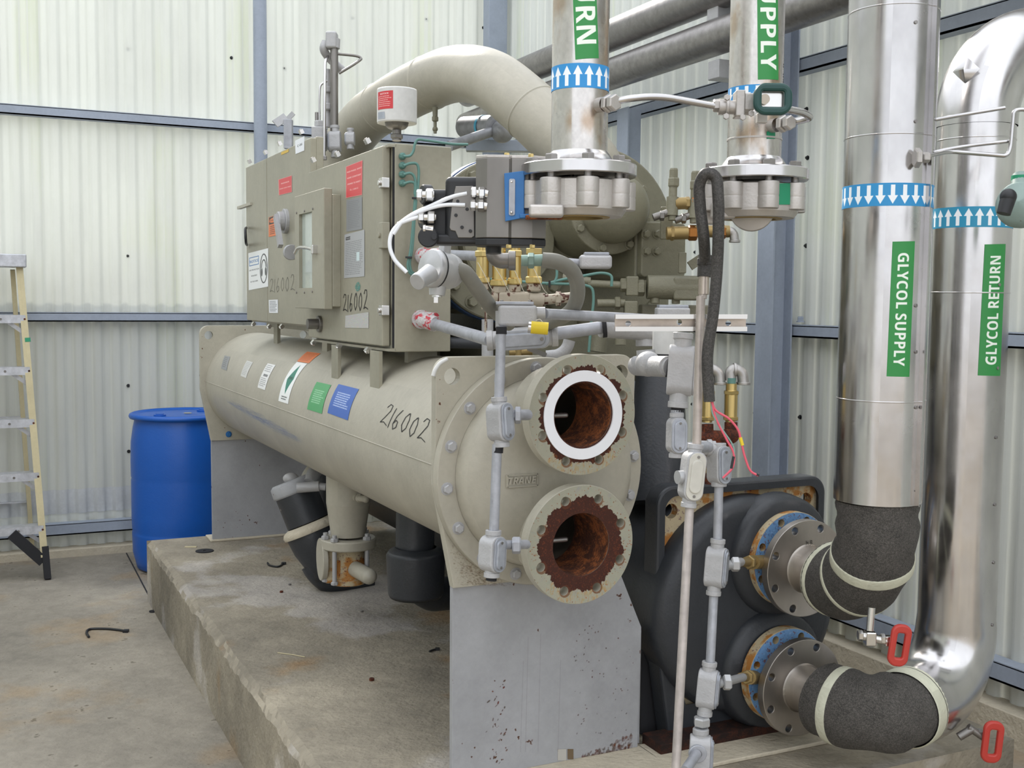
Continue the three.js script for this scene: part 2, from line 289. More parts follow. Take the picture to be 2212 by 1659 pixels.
// an electrical conduit body: hubs at both ends, a long cast box and a screwed cover
function conduitBody(t, a, b, rHub, coverDir, opt = {}) {
  const f = frame(b.clone().sub(a), coverDir), L = a.distanceTo(b), mid = a.clone().add(b).multiplyScalar(0.5), w = opt.w ?? rHub * 2.5, dep = opt.dep ?? rHub * 2.2, bl = L * (opt.bodyShare ?? 0.66);
  const m = mtx(...f, mid.clone().addScaledVector(f[2], -dep * 0.5));
  const body = part(t, 'conduit_body', [extrude(roundRect(w, bl, w * 0.42), dep, rHub * 0.18, m), cyl(a, b, rHub, rHub, 20), ring(a.clone().addScaledVector(f[1], -0.001), f[1], rHub * 0.75, rHub * 1.12, rHub * 0.7, 20), ring(b.clone().addScaledVector(f[1], 0.001 - rHub * 0.7), f[1], rHub * 0.75, rHub * 1.12, rHub * 0.7, 20)], opt.mat ?? M.castAlu);
  const cw = w * (opt.cover ?? 0.9), cm = mtx(...f, mid.clone().addScaledVector(f[2], dep * 0.5));
  part(body, 'cover', [extrude(roundRect(cw, bl * 0.96, cw * 0.48), rHub * 0.22, rHub * 0.06, cm), extrude(roundRect(cw * 0.72, bl * (opt.gasket ? 0.68 : 0.82), cw * 0.35), rHub * 0.45, rHub * 0.16, cm)], opt.coverMat ?? M.cover);
  for (const s of [-1, 1]) part(body, 'screw', disc(mid.clone().addScaledVector(f[2], dep * 0.5 + rHub * (opt.gasket ? 0.2 : 0.4)).addScaledVector(f[1], s * bl * (opt.gasket ? 0.4 : 0.34)), f[2], rHub * 0.2, rHub * 0.14, 10), M.darkSteel);
  return body;
}
const flangeRing = (o, axis, R, th, boltR, holeR, bore, n = 8, phase = Math.PI / 8, hint = UP) => { // a bolted ring with real holes
  const s = new THREE.Shape(); s.absarc(0, 0, R, 0, Math.PI * 2); s.holes.push(hole(0, 0, bore)); for (let i = 0; i < n; i++) { const a = phase + i / n * Math.PI * 2; s.holes.push(hole(Math.cos(a) * boltR, Math.sin(a) * boltR, holeR)); }
  const f = frame(axis, hint), m = mtx(f[0].clone().negate(), f[2], f[1], o); return extrude(s, th, 0.0015, m, 48);
};

// ================================================================ the setting
const WALL_Z = -7.43, WALL_X = 3.47, WALL_TOP = 4.3, PAD = 0.32;
{ // floor: a broom-finished concrete slab with stains
  const n = 1024, A = fbm(n, 4, 8, 101), B = fbm(n, 6, 7, 202), C = fbm(n, 32, 5, 303), D = fbm(n, 128, 3, 404);
  const tFloor = dataTex(n, (x, y, i, c) => {
    const v = 0.60 + (A[i] - 0.5) * 0.26 + (C[i] - 0.5) * 0.10 + (D[i] - 0.5) * 0.07, warm = smooth(0.5, 0.68, B[i]) * 0.10, pit = smooth(0.70, 0.76, C[i] * 0.5 + D[i] * 0.5) * 0.18;
    c[0] = v + warm * 0.25 - pit; c[1] = v * 0.965 - warm * 0.1 - pit; c[2] = v * 0.905 - warm * 0.5 - pit;
  }, true, 0.36);
  const tPadTop = dataTex(n, (x, y, i, c) => {
    const u = x / n, w = y / n, v = 0.59 + (A[i] - 0.5) * 0.42 + (C[i] - 0.5) * 0.10 + (D[i] - 0.5) * 0.08, pale = smooth(0.52, 0.62, B[(i + 400 * n) % (n * n)]) * 0.12, rust = smooth(0.57, 0.70, A[(i + 137 + 511 * n) % (n * n)]) * 0.16;
    c[0] = v + pale * 0.75 + rust * 0.22; c[1] = v * 0.955 + pale * 0.82 - rust * 0.24; c[2] = v * 0.87 + pale * 1.1 - rust * 0.68;
  }, true, 0.36);
  const bump = dataTex(n, (x, y, i, c) => { c[0] = c[1] = c[2] = C[i] * 0.6 + D[i] * 0.4; }, false, 0.8);
  M.floor = S({ color: '#f2efe8', map: tFloor, roughness: 0.86, bumpMap: bump, bumpScale: 0.006 });
  M.padTop = S({ color: '#f2efe8', map: tPadTop, roughness: 0.84, bumpMap: bump, bumpScale: 0.008 });
  M.curb = S({ color: '#cfc5b2', map: tPaint, roughness: 0.9, bumpMap: bump, bumpScale: 0.006 });
  const floor = structure('floor', 'grey concrete floor slab around the machine pad', V(0, 0, 0));
  part(floor, 'slab', box(0.2, -0.11, -1.4, 8.6, 0.22, 12.4), M.floor);
  const a = onY(273, 1195, 0), b = onY(327, 1298, 0); a.y = b.y = 0.001; b.addScaledVector(b.clone().sub(a), 0.02);
  part(floor, 'joint', bar(a, b, 0.007, 0.003, UP), M.blackMatt, { label: 'dark joint line in the slab' });
  const yard = structure('ground', 'open concrete yard in front of the enclosure', V(0, -0.3, 20));
  part(yard, 'paving', box(0, -0.32, 24.8, 60, 0.2, 40), S({ color: '#e0ddd6', roughness: 0.9, map: retile(tFloor, 0.2) }));
}
{ // raised pad: chipped chamfers along the top edges, built as a grid so that the edge is uneven
  const pad = structure('floor_pad', 'raised concrete equipment pad with chipped stained edges', V(2, 0, -4));
  const x0 = 0.80, x1 = 2.75, z0 = -6.1, z1 = -2.28, r = rng(9);
  const nz = 150, ch = 0.028, pos = [], idx = [], col = [[0, 0], [0, PAD - ch], [ch * 0.45, PAD - ch * 0.4], [ch, PAD], [x1 - x0, PAD], [x1 - x0, 0]];
  let w = 0, w2 = 0;
  for (let i = 0; i <= nz; i++) {
    w = w * 0.7 + (r() - 0.5) * 0.010; w2 = w2 * 0.6 + (r() - 0.5) * 0.012; const z = z0 + (z1 - z0) * i / nz;
    col.forEach(([x, y], k) => pos.push(x0 + x + (k === 2 ? w2 * 0.5 : k === 3 ? w : k === 1 ? w2 * 0.2 : 0), y + (k === 1 ? w2 : k === 2 ? -Math.abs(w) * 0.5 : 0), z));
  }
  for (let i = 0; i < nz; i++) for (let k = 0; k < col.length - 1; k++) { const a = i * col.length + k, b = a + col.length; idx.push(a, b, a + 1, a + 1, b, b + 1); }
  const g = new THREE.BufferGeometry(); g.setAttribute('position', new THREE.Float32BufferAttribute(pos, 3)); g.setIndex(idx); const body = flat(g);
  const endS = shapeOf(col.map(([x, y]) => [x0 + x, y]));
  part(pad, 'pad', [body, new THREE.ShapeGeometry(endS).translate(0, 0, z1), new THREE.ShapeGeometry(endS).rotateY(Math.PI).translate(2 * x0 + x1 - x0, 0, z0)], M.padTop);
  // a low grout plinth under each tube-sheet support
  for (const [za, zb] of [[-6.08, -5.93], [-2.70, -2.50]]) part(pad, 'grout_strip', box(1.40, PAD + 0.006, (za + zb) / 2, 0.60, 0.012, zb - za, 0.004), M.curb);
  part(pad, 'grout_strip', box(2.05, PAD + 0.006, -2.58, 0.72, 0.012, 0.2, 0.004), M.curb);
}
function corrugated(len, y0, y1, pitch, depth, phase = 0) {         // ribs along y; local x 0..len, ribs towards +z
  const prof = [], n = Math.ceil(len / pitch * 12);
  for (let i = 0; i <= n; i++) { const x = len * i / n, t = ((x / pitch + phase) % 1 + 1) % 1, q = t < 0.5 ? smooth(0.12, 0.34, t) : 1 - smooth(0.66, 0.88, t); prof.push([x, q * depth]); }
  const pos = [], idx = [], th = 0.003;
  for (const [x, z] of prof) pos.push(x, y0, z, x, y1, z, x, y0, z - th, x, y1, z - th);
  for (let i = 0; i < prof.length - 1; i++) { const a = i * 4, b = a + 4; idx.push(a, b, a + 1, b, b + 1, a + 1, a + 2, a + 3, b + 2, b + 2, a + 3, b + 3, a + 1, b + 1, a + 3, b + 1, b + 3, a + 3); }
  const g = new THREE.BufferGeometry(); g.setAttribute('position', new THREE.Float32BufferAttribute(pos, 3)); g.setIndex(idx); g.computeVertexNormals(); return g;
}
{ // translucent ribbed sheeting on steel girts
  const streak = dataTex(512, (x, y, i, c) => { const s = N2[(Math.floor(y / 24) * 512 + x) % (512 * 512)], m = N1[i], v = 0.95 + (m - 0.5) * 0.10; const algae = smooth(0.52, 0.72, s * 0.5 + m * 0.5) * 0.10; c[0] = v - algae * 0.5; c[1] = v - algae * 0.42; c[2] = v - algae * 0.85; }, true, 0.8, 0.25);
  M.sheet = P({ color: '#f2f4ef', roughness: 1, map: streak, transmission: 0.4, thickness: 0 });
  const back = structure('wall_back', 'ribbed off-white sheet wall behind the drum', V(0, 0, WALL_Z)), side = structure('wall_right', 'ribbed pale green sheet wall behind the glycol pipes', V(WALL_X, 0, -3));
  const toBack = (x0) => new THREE.Matrix4().makeTranslation(x0, 0, WALL_Z), toSide = (z0) => mtx(V(0, 0, 1), UP, V(-1, 0, 0), V(WALL_X, 0, z0));
  const seams = []; for (let x = onZ(272, 833, WALL_Z).x - 0.88 * 5; x < WALL_X; x += 0.88) seams.push(x);
  for (const x of seams) if (x + 0.88 > -3.4) part(back, 'cladding_sheet', corrugated(Math.min(0.880, WALL_X - x + 0.02), 0.05, WALL_TOP, 0.11, 0.023).applyMatrix4(toBack(x)), M.sheet);
  const zs = []; for (let z = WALL_Z; z < 1.4; z += 0.88) zs.push(z);
  for (const z of zs) part(side, 'cladding_sheet', corrugated(0.880, 0.05, WALL_TOP, 0.11, 0.023).applyMatrix4(toSide(z)), M.sheet);
  part(back, 'flashing', corrugated(2.4, 0.255, 0.405, 0.11, 0.023).applyMatrix4(new THREE.Matrix4().makeTranslation(seams[3], 0, WALL_Z + 0.004)), P({ color: '#f2f5fa', roughness: 1, map: tPaint, transmission: 0.4, thickness: 0 }), { label: 'pale blue-white patch strip' });
  // girts: Z purlins with a face and a shaded underside
  const girtB = (y, h) => part(back, 'girt', [box(0, y + h / 2, WALL_Z + 0.085, 6.9, h, 0.008), box(0, y + 0.004, WALL_Z + 0.055, 6.9, 0.008, 0.068), box(0, y + h, WALL_Z + 0.055, 6.9, 0.008, 0.068)], M.girt);
  girtB(2.665, 0.055); girtB(1.445, 0.053); girtB(0.135, 0.068); girtB(3.85, 0.06);
  const girtS = (y, h) => part(side, 'girt', [box(WALL_X - 0.085, y + h / 2, -3, 0.008, h, 8.8), box(WALL_X - 0.055, y + 0.004, -3, 0.068, 0.008, 8.8), box(WALL_X - 0.055, y + h, -3, 0.068, 0.008, 8.8)], M.girt);
  girtS(2.635, 0.06); girtS(1.445, 0.053); girtS(0.215, 0.07); girtS(3.85, 0.06);
  // posts
  part(back, 'post', cyl(V(onZ(563, 300, WALL_Z + 0.17).x, 0, WALL_Z + 0.17), V(onZ(563, 300, WALL_Z + 0.17).x, WALL_TOP, WALL_Z + 0.17), 0.042, 0.042, 28), M.girt, { label: 'round blue-grey steel post' });
  const c = V(WALL_X - 0.13, 0, WALL_Z + 0.13);
  part(back, 'corner_post', [box(c.x, WALL_TOP / 2, c.z, 0.14, WALL_TOP, 0.1, 0.004)], M.girt);
  const pz = onX(1666, 900, WALL_X - 0.16).z;
  part(side, 'post', [box(WALL_X - 0.16, WALL_TOP / 2, pz, 0.115, WALL_TOP, 0.008), box(WALL_X - 0.215, WALL_TOP / 2, pz, 0.008, WALL_TOP, 0.115), box(WALL_X - 0.105, WALL_TOP / 2, pz, 0.008, WALL_TOP, 0.115)], M.girt, { label: 'blue-grey steel H post' });
  const pz2 = onX(1362, 400, WALL_X - 0.16).z;
  part(side, 'post', [box(WALL_X - 0.16, 1.33, pz2, 0.115, 2.66, 0.008), box(WALL_X - 0.215, 1.33, pz2, 0.008, 2.66, 0.115)], M.girt, { label: 'blue-grey steel post below the upper girt' });
  // sheet screws at the seams and girts
  const screw = (wall, p, d) => part(wall, 'screw', [disc(p, d, 0.011, 0.003, 10), flat(hex(p.clone().addScaledVector(d, 0.003), d, 0.007, 0.009))], M.black);
  for (const [x, y] of [[277, 105], [921, 42], [277, 553], [277, 833], [278, 975], [500, 125], [615, 148], [1044, 60], [760, 38], [1152, 52]]) screw(back, onZ(x, y, WALL_Z + 0.004), FRONT);
  for (const [x, y] of [[1503, 545], [1643, 531], [1742, 531], [1745, 341], [1743, 236], [1632, 892], [1729, 901], [1497, 873]]) screw(side, onX(x, y, WALL_X - 0.006), LEFTW);
  for (const [x, y] of [[1700, 690], [1729, 692]]) part(side, 'girt_bolt', bolt(onX(x, y + 4, WALL_X - 0.05), UP, 0.014, 0.022), M.girt);
  // concrete curb under the sheets
  const curb = structure('trim_1', 'low pale concrete curb under the back wall', V(0, 0, WALL_Z));
  part(curb, 'curb', box(0.03, 0.022, WALL_Z + 0.03, 6.88, 0.055, 0.16, 0.006), M.curb);
  const curb2 = structure('trim_2', 'low pale concrete curb under the side wall', V(WALL_X, 0, -3));
  part(curb2, 'curb', box(WALL_X - 0.03, 0.06, -3, 0.16, 0.13, 8.7, 0.006), M.curb);
  // unseen low block wall, added close outside to keep sun off the sheeting foot
  const block = structure('wall_outer_added', 'unseen low block wall added outside to shade the sheeting foot', V(0, 0, WALL_Z - 0.6));
  part(block, 'added_block_wall', box(0.2, 0.9, WALL_Z - 0.45, 7.8, 1.8, 0.2), M.curb); part(block, 'added_block_wall', box(WALL_X + 0.45, 0.9, -2.9, 0.2, 1.8, 8.9), M.curb);
  // the enclosure goes on to the sides of the viewer
  const west = structure('wall_left', 'ribbed sheet wall closing the far side of the enclosure', V(-3.4, 0, -3));
  for (let z = WALL_Z; z < 0.2; z += 0.88) part(west, 'cladding_sheet', corrugated(0.88, 0.05, WALL_TOP, 0.11, 0.023).applyMatrix4(mtx(V(0, 0, -1), UP, V(1, 0, 0), V(-3.4, 0, z + 0.93))), M.sheet);
}
{ // pipe rack along the side wall
  const run = (a, b, r, label) => { const A = onX(a[0], a[1], 3.1), B = onX(b[0], b[1], 3.1), dir = B.clone().sub(A).setX(0).normalize(), y = A.y; const s = V(3.1, y, WALL_Z + 0.2), e = V(3.1, y + 0.02, 0.6); const t = thing('wall_pipe', label, 'pipe', s, 'galvanised pipes on the side wall'); part(t, 'pipe', cyl(s, e, r, r, 28), M.zinc); return t; };
  run([1318, 163], [1569, 98], 0.082, 'lower grey galvanised pipe running along the side wall under the other one');
  run([1330, 75], [1531, 18], 0.082, 'upper grey galvanised pipe running along the side wall');
  for (const [x, y] of [[1552, 152], [1550, 24]]) { const p = onX(x, y, 3.1); const t = thing('pipe_bracket', y > 100 ? 'square grey steel bracket tube under the lower wall pipe' : 'square grey steel bracket tube under the upper wall pipe', 'bracket', V(3.25, p.y, p.z)); part(t, 'bracket_tube', box(3.24, p.y, p.z, 0.34, 0.085, 0.085, 0.006), M.castAlu); }
}

// ================================================================ condenser
const CXW = 1.35, CYW = 1.15, SHELL_R = 0.268, ZN = -2.65, ZF = -5.96;
const shellSurf = surfTube(V(CXW, CYW, 0), 'z', SHELL_R);
const sheetShape = (half, top, low, corner, cx = 0) => { // tube sheet: square top with lifting holes, sides taper to the foot
  const s = new THREE.Shape(); s.moveTo(-half * 0.82, low); s.lineTo(-half, low + (top - low) * 0.45); s.lineTo(-half, top - corner); s.absarc(-half + corner, top - corner, corner, Math.PI, Math.PI / 2, true); s.lineTo(half - corner, top); s.absarc(half - corner, top - corner, corner, Math.PI / 2, 0, true); s.lineTo(half, low + (top - low) * 0.45); s.lineTo(half * 0.82, low); s.closePath(); return s;
};
function rustyFaceTex(seed, inner, paint, blot) {
  return canvasTex(768, 768, (c) => {
    const r = rng(seed), R = 384; c.fillStyle = paint; c.fillRect(0, 0, 768, 768);
    for (let i = 0; i < 500; i++) { const a = r() * 7, q = (0.5 + r() * 0.5) * R; c.fillStyle = `rgba(${90 + r() * 60},${110 + r() * 50},${120 + r() * 40},${r() * 0.10})`; c.beginPath(); c.ellipse(R + Math.cos(a) * q, R + Math.sin(a) * q, 6 + r() * 26, 3 + r() * 10, r() * 3, 0, 7); c.fill(); }
    c.fillStyle = '#3f1d11'; c.beginPath(); let w = 0; for (let i = 0; i <= 300; i++) { const a = i / 300 * Math.PI * 2; w = w * 0.75 + (r() - 0.5) * 0.05; const q = R * (inner + w + 0.02 * Math.sin(a * 7 + seed)); c.lineTo(R + Math.cos(a) * q, R + Math.sin(a) * q); } c.fill();
    for (let i = 0; i < 2600; i++) { const a = r() * 7, q = Math.sqrt(r()) * R * inner * 0.98, k = r(); c.fillStyle = `rgba(${60 + k * 90},${28 + k * 42},${14 + k * 16},0.35)`; c.beginPath(); c.ellipse(R + Math.cos(a) * q, R + Math.sin(a) * q, 1 + r() * 6, 1 + r() * 4, r() * 3, 0, 7); c.fill(); }
    for (let i = 0; i < blot; i++) { const a = r() * 7, q = R * (0.8 + r() * 0.2); c.fillStyle = `rgba(${110 + r() * 50},60,25,${0.3 + r() * 0.5})`; c.beginPath(); c.ellipse(R + Math.cos(a) * q, R + Math.sin(a) * q, 1 + r() * 7, 1 + r() * 3, a, 0, 7); c.fill(); }
    for (let i = 0; i < 220; i++) { const a = -Math.PI / 2 + (r() - 0.5) * 1.5, q = R * (0.8 + r() * 0.2); c.fillStyle = `rgba(${165 + r() * 40},${105 + r() * 30},40,${r() * 0.22})`; c.beginPath(); c.ellipse(R + Math.cos(a) * q, R - Math.sin(a) * q, 2 + r() * 6, 4 + r() * 14, 0, 0, 7); c.fill(); }
    for (let i = 0; i < 8; i++) { const a = Math.PI / 8 + i / 8 * Math.PI * 2, q = R * 0.805; c.fillStyle = 'rgba(95,50,25,0.6)'; c.beginPath(); c.arc(R + Math.cos(a) * q + 4, R + Math.sin(a) * q + 8, 34 + r() * 8, 0, 7); c.fill(); }
  });
}
const facePlate = (o, R, boltR, holeR, bore) => { const s = new THREE.Shape(); s.absarc(0, 0, R, 0, Math.PI * 2); s.holes.push(hole(0, 0, bore)); for (let i = 0; i < 8; i++) { const a = Math.PI / 8 + i / 8 * Math.PI * 2; s.holes.push(hole(Math.cos(a) * boltR, Math.sin(a) * boltR, holeR)); } const g = new THREE.ShapeGeometry(s, 48), p = g.attributes.position, uv = g.attributes.uv; for (let i = 0; i < p.count; i++) uv.setXY(i, p.getX(i) / R / 2 + 0.5, p.getY(i) / R / 2 + 0.5); return g.translate(o.x, o.y, o.z); };
{
  const t = thing('condenser', 'long beige condenser tank with two open rusty flanges on its end', 'tank', V(CXW, PAD, -4.3));
  const shell = part(t, 'shell', lathe(V(CXW, CYW, ZF), FRONT, [[SHELL_R, 0], [SHELL_R, ZN - ZF]], 72), M.beige);
  part(shell, 'weld_seam', [0, 1, 2].map((k) => { const pts = [[470, 835], [700, 918], [930, 1035]].map(([x, y]) => shellSurf.hit(x, y + 0)); const a = pts[1][0]; return cyl(V(CXW + Math.cos(a) * SHELL_R, CYW + Math.sin(a) * SHELL_R, ZF + k * 1.1), V(CXW + Math.cos(a) * SHELL_R, CYW + Math.sin(a) * SHELL_R, ZF + (k + 1) * 1.1), 0.002, 0.002, 8); }), M.beige);
  for (const [z, nm] of [[ZN - 0.03, 'near'], [ZF, 'far']]) {
    const s = sheetShape(0.295, 1.455, 0.855, 0.045); for (const k of [-1, 1]) s.holes.push(hole(k * 0.25, 1.405, 0.024)); s.holes.push(hole(0, CYW, 0.255));
    part(t, 'tube_sheet', extrude(s, 0.03, 0.002, new THREE.Matrix4().makeTranslation(CXW, 0, z)), M.beigeChip);
    if (z > -4) part(t, 'dirt_stain', patch(surfZ(z + 0.03), [[946, 1080], [1000, 1080], [1110, 1268], [986, 1268]], 2, 2, 0.0012), inked(canvasTex(256, 256, (c) => { const r = rng(18); for (let i = 0; i < 2600; i++) { const y = Math.sqrt(r()) * 250, x = 250 * (r() + r()) / 2; c.fillStyle = `rgba(${92 + r() * 40},${70 + r() * 26},${36 + r() * 20},${0.05 + r() * 0.14})`; c.fillRect(x, y, 2 + r() * 9, 1 + r() * 3); } })), { keepUV: true, label: 'brown dirt stain below the water box' });
    const leg = part(t, 'support', [extrude(shapeOf([[-0.24, 0.855], [-0.238, PAD + 0.012], [0.335, PAD + 0.012], [0.34, 0.68], [0.262, 0.855]]), 0.018, 0.001, new THREE.Matrix4().makeTranslation(CXW, 0, z - 0.002)), box(CXW + 0.345, 0.5, z - 0.03, 0.01, 0.33, 0.06)], M.support, { label: 'grey painted steel plate leg' });
    if (z > -4) part(leg, 'rust_marks', patch(surfZ(z + 0.016), rect(985, 1280, 1366, 1655), 2, 2, 0.0006), inked(canvasTex(512, 512, (c) => {
      const r = rng(41), spot = (x, y, w, h, k) => { c.fillStyle = `rgba(${70 + r() * 50},${38 + r() * 22},${18 + r() * 12},${k})`; c.beginPath(); c.ellipse(x, y, w, h, r(), 0, 7); c.fill(); };
      for (let i = 0; i < 34; i++) spot(120 + (r() - 0.5) * 40 + (r() < 0.3 ? -18 : 0), 250 + r() * 260, 0.6 + r() * 1.6, 1.5 + r() * 5, 0.5 + r() * 0.5);
      for (let i = 0; i < 60; i++) spot(330 + r() * 180, 90 + r() * 330, 0.6 + r() * 1.6, 1 + r() * 2.2, 0.35 + r() * 0.4);
      for (let i = 0; i < 420; i++) { const x = 300 + Math.sqrt(r()) * 212, y = 512 - (r() ** 2) * (x - 280) * 0.42; spot(x, y, 1 + r() * 4, 2 + r() * 7, 0.15 + r() * 0.35); }
      c.fillStyle = 'rgba(200,196,188,0.8)'; c.fillRect(285, 462, 26, 34); c.fillStyle = 'rgba(120,96,60,0.7)'; c.fillRect(314, 462, 18, 30);
      c.strokeStyle = 'rgba(110,90,80,0.16)'; c.lineWidth = 1.5; for (const x of [186, 200, 236, 294]) { c.beginPath(); c.moveTo(x, 120 + r() * 100); c.lineTo(x - 8, 470); c.stroke(); }
    })), { keepUV: true, label: 'rust spots and drips on the leg' });
  }
  // water box
  const wz = ZN, dome = [[0.253, 0.03], [0.25, 0.055], [0.24, 0.078], [0.21, 0.098], [0.15, 0.112], [0.07, 0.118], [0, 0.12]];
  const wb0 = lathe(V(CXW, CYW, wz), FRONT, sharp([[0.12, -0.02], [0.302, -0.0]]).concat([[0.302, 0.002], [0.302, 0.028], [0.299, 0.032], [0.2535, 0.032]], dome), 96);
  const NZ = [V(CXW - 0.007, 1.322, -2.40), V(CXW - 0.007, 1.0, -2.40)], BORE = 0.079;
  const closed = mergeGeometries([clean(wb0), clean(new THREE.CircleGeometry(0.12, 96).rotateY(Math.PI).translate(CXW, CYW, wz - 0.02))]);
  const box0 = part(t, 'water_box', cut(closed, NZ.map((p) => cyl(V(p.x, p.y, -2.60), V(p.x, p.y, -2.3), 0.0865, 0.0865, 48)), cyl(V(CXW, CYW, -2.80), V(CXW, CYW, -2.577), 0.236, 0.236, 64)), M.beige);
  for (let i = 0; i < 16; i++) { const a = i / 16 * Math.PI * 2 + 0.1; part(box0, 'bolt', bolt(V(CXW + Math.cos(a) * 0.277, CYW + Math.sin(a) * 0.277, wz + 0.031), FRONT, 0.0125, 0.011), M.castAlu); }
  // cast maker's plate on the dome
  const cp = onZ(1126, 1037, -2.535); part(box0, 'cast_plate', [boxAt(cp, 0.083, 0.03, 0.012, 0.002, EAST, UP, FRONT), ...[-1, 1].map((k) => boxAt(cp.clone().add(V(0, k * 0.0145, 0.005)), 0.085, 0.0025, 0.009, 0, EAST, UP, FRONT)), ...[-1, 1].map((k) => boxAt(cp.clone().add(V(k * 0.0415, 0, 0.005)), 0.0025, 0.031, 0.009, 0, EAST, UP, FRONT))], M.beige);
  NZ.forEach((p, i) => {
    const nz = part(t, 'nozzle', [lathe(V(p.x, p.y, -2.60), FRONT, [[0.11, 0.03], [0.098, 0.055], [0.092, 0.08], [0.09, 0.17]], 48), flangeRing(V(p.x, p.y, -2.436), FRONT, 0.149, 0.036, 0.1205, 0.0115, BORE)], M.beigeChip, { label: i ? 'rusted bare flanged nozzle' : 'flanged nozzle with white gasket' });
    part(nz, 'flange_face', facePlate(V(p.x, p.y, -2.3992), 0.1475, 0.1205, 0.0115, BORE), S({ map: rustyFaceTex(i ? 31 : 12, i ? 0.79 : 0.80, '#a09e8d', i ? 160 : 80), roughness: 0.85, bumpMap: bFine, bumpScale: 0.001 }), { keepUV: true });
    part(nz, 'bore', lathe(V(p.x, p.y, -2.578), FRONT, [[0.0862, -0.002], [BORE, 0], [BORE, 0.1778]], 48), M.rust, { label: 'rusty inside of the pipe' });
    part(nz, 'thermowell', [cyl(V(p.x - BORE, onZ(1223, i ? 1165 : 897, -2.47).y, -2.47), onZ(1222, i ? 1165 : 897, -2.47), 0.0065, 0.0065, 14), ball(onZ(1222, i ? 1165 : 897, -2.47), 0.0065)], M.zinc, { label: 'metal probe inside the pipe' });
    if (!i) part(nz, 'gasket', ring(V(p.x, p.y, -2.399), FRONT, 0.083, 0.1095, 0.004, 64), M.whiteGasket, { label: 'clean white ring gasket' });
  });
  // printed labels on the shell
  const stick = (name, tex, corners, label) => part(shell, name, patch(shellSurf, corners, 6, 16, 0.0012), printed(tex), { keepUV: true, label });
  stick('sticker', textTex(64, 96, '#8f9192', (c) => scribbleRows(c, 8, 56, 10, 86, 6, '#6c6e70')), [[486, 768], [498, 771], [490, 801], [478, 796]], 'worn grey foil sticker');
  stick('sticker', textTex(64, 96, '#cfcfca', (c) => scribbleRows(c, 6, 58, 8, 88, 9, '#a8a8a6', 0.4, 8)), [[534, 779], [547, 783], [532, 817], [520, 812]], 'small pale foil sticker');
  stick('sticker', textTex(96, 160, '#e4e4e2', (c) => { scribbleRows(c, 10, 86, 10, 60, 4, '#8e8e90', 0.4, 3); scribbleRows(c, 24, 76, 70, 86, 1, '#55565a', 0.9, 7); scribbleRows(c, 10, 86, 95, 150, 5, '#8e8e90', 0.4, 4); }), [[579, 785], [596, 789], [573, 843], [557, 837]], 'white printed sticker');
  stick('sticker', textTex(128, 96, '#e0804e', (c) => scribbleRows(c, 8, 120, 10, 88, 7, '#b05f38', 0.5, 9)), [[664, 760], [693, 764], [668, 785], [642, 781]], 'orange warning sticker');
  stick('sticker', textTex(160, 320, '#eef0ee', (c) => { c.fillStyle = '#2f7f6c'; c.beginPath(); c.moveTo(92, 20); c.lineTo(128, 140); c.lineTo(80, 262); c.lineTo(34, 150); c.fill(); c.fillStyle = '#24594c'; c.fillRect(52, 128, 56, 20); scribbleRows(c, 36, 126, 276, 308, 2, '#44484a', 0.5, 19); }), [[642, 782], [664, 786], [623, 873], [602, 866]], 'white sticker with a green diamond');
  stick('sticker', textTex(160, 224, '#51a168', (c) => { scribbleRows(c, 26, 140, 60, 170, 7, '#9fd0aa', 0.5, 14); }), [[685, 825], [716, 832], [696, 894], [664, 884]], 'green notice sticker');
  stick('sticker', textTex(200, 240, '#3f66b4', (c) => { scribbleRows(c, 34, 172, 60, 180, 7, '#b8c8e8', 0.5, 21); }), [[732, 830], [776, 841], [752, 908], [708, 892]], 'blue notice sticker');
  part(shell, 'marker_number', patch(shellSurf, [[842, 866], [945, 908], [925, 966], [816, 916]], 10, 10, 0.001), inked(numberTex(6)), { keepUV: true, label: 'hand-written number 216002' });
  part(shell, 'paint_scuff', patch(shellSurf, [[468, 848], [640, 930], [690, 985], [500, 880]], 16, 6, 0.0008), inked(canvasTex(256, 64, (c) => { const r = rng(4); for (let i = 0; i < 900; i++) { const x = 20 + r() * 216, e = Math.sin(Math.PI * x / 256), y = 32 + (r() + r() + r() - 1.5) * 34 * e; c.fillStyle = `rgba(118,140,190,${(0.05 + r() * 0.14) * e})`; c.fillRect(x - 10, y, 6 + r() * 22, 1 + r() * 1.5); } })), { keepUV: true, label: 'streaky blue paint scuff' });
  // foil strip on the tube-sheet corner
  part(t, 'foil_strip', tube([[936, 812], [940, 800], [950, 786], [966, 776]].map(([x, y]) => onZ(x, y, ZN - 0.004)), 0.006, 6), M.whitePaint, { label: 'torn white foil strip' });
  // shallow gauge holes and tube-sheet bolt
  part(t, 'bolt', bolt(onZ(494, 938, ZF + 0.031), FRONT, 0.012), M.blue);
}
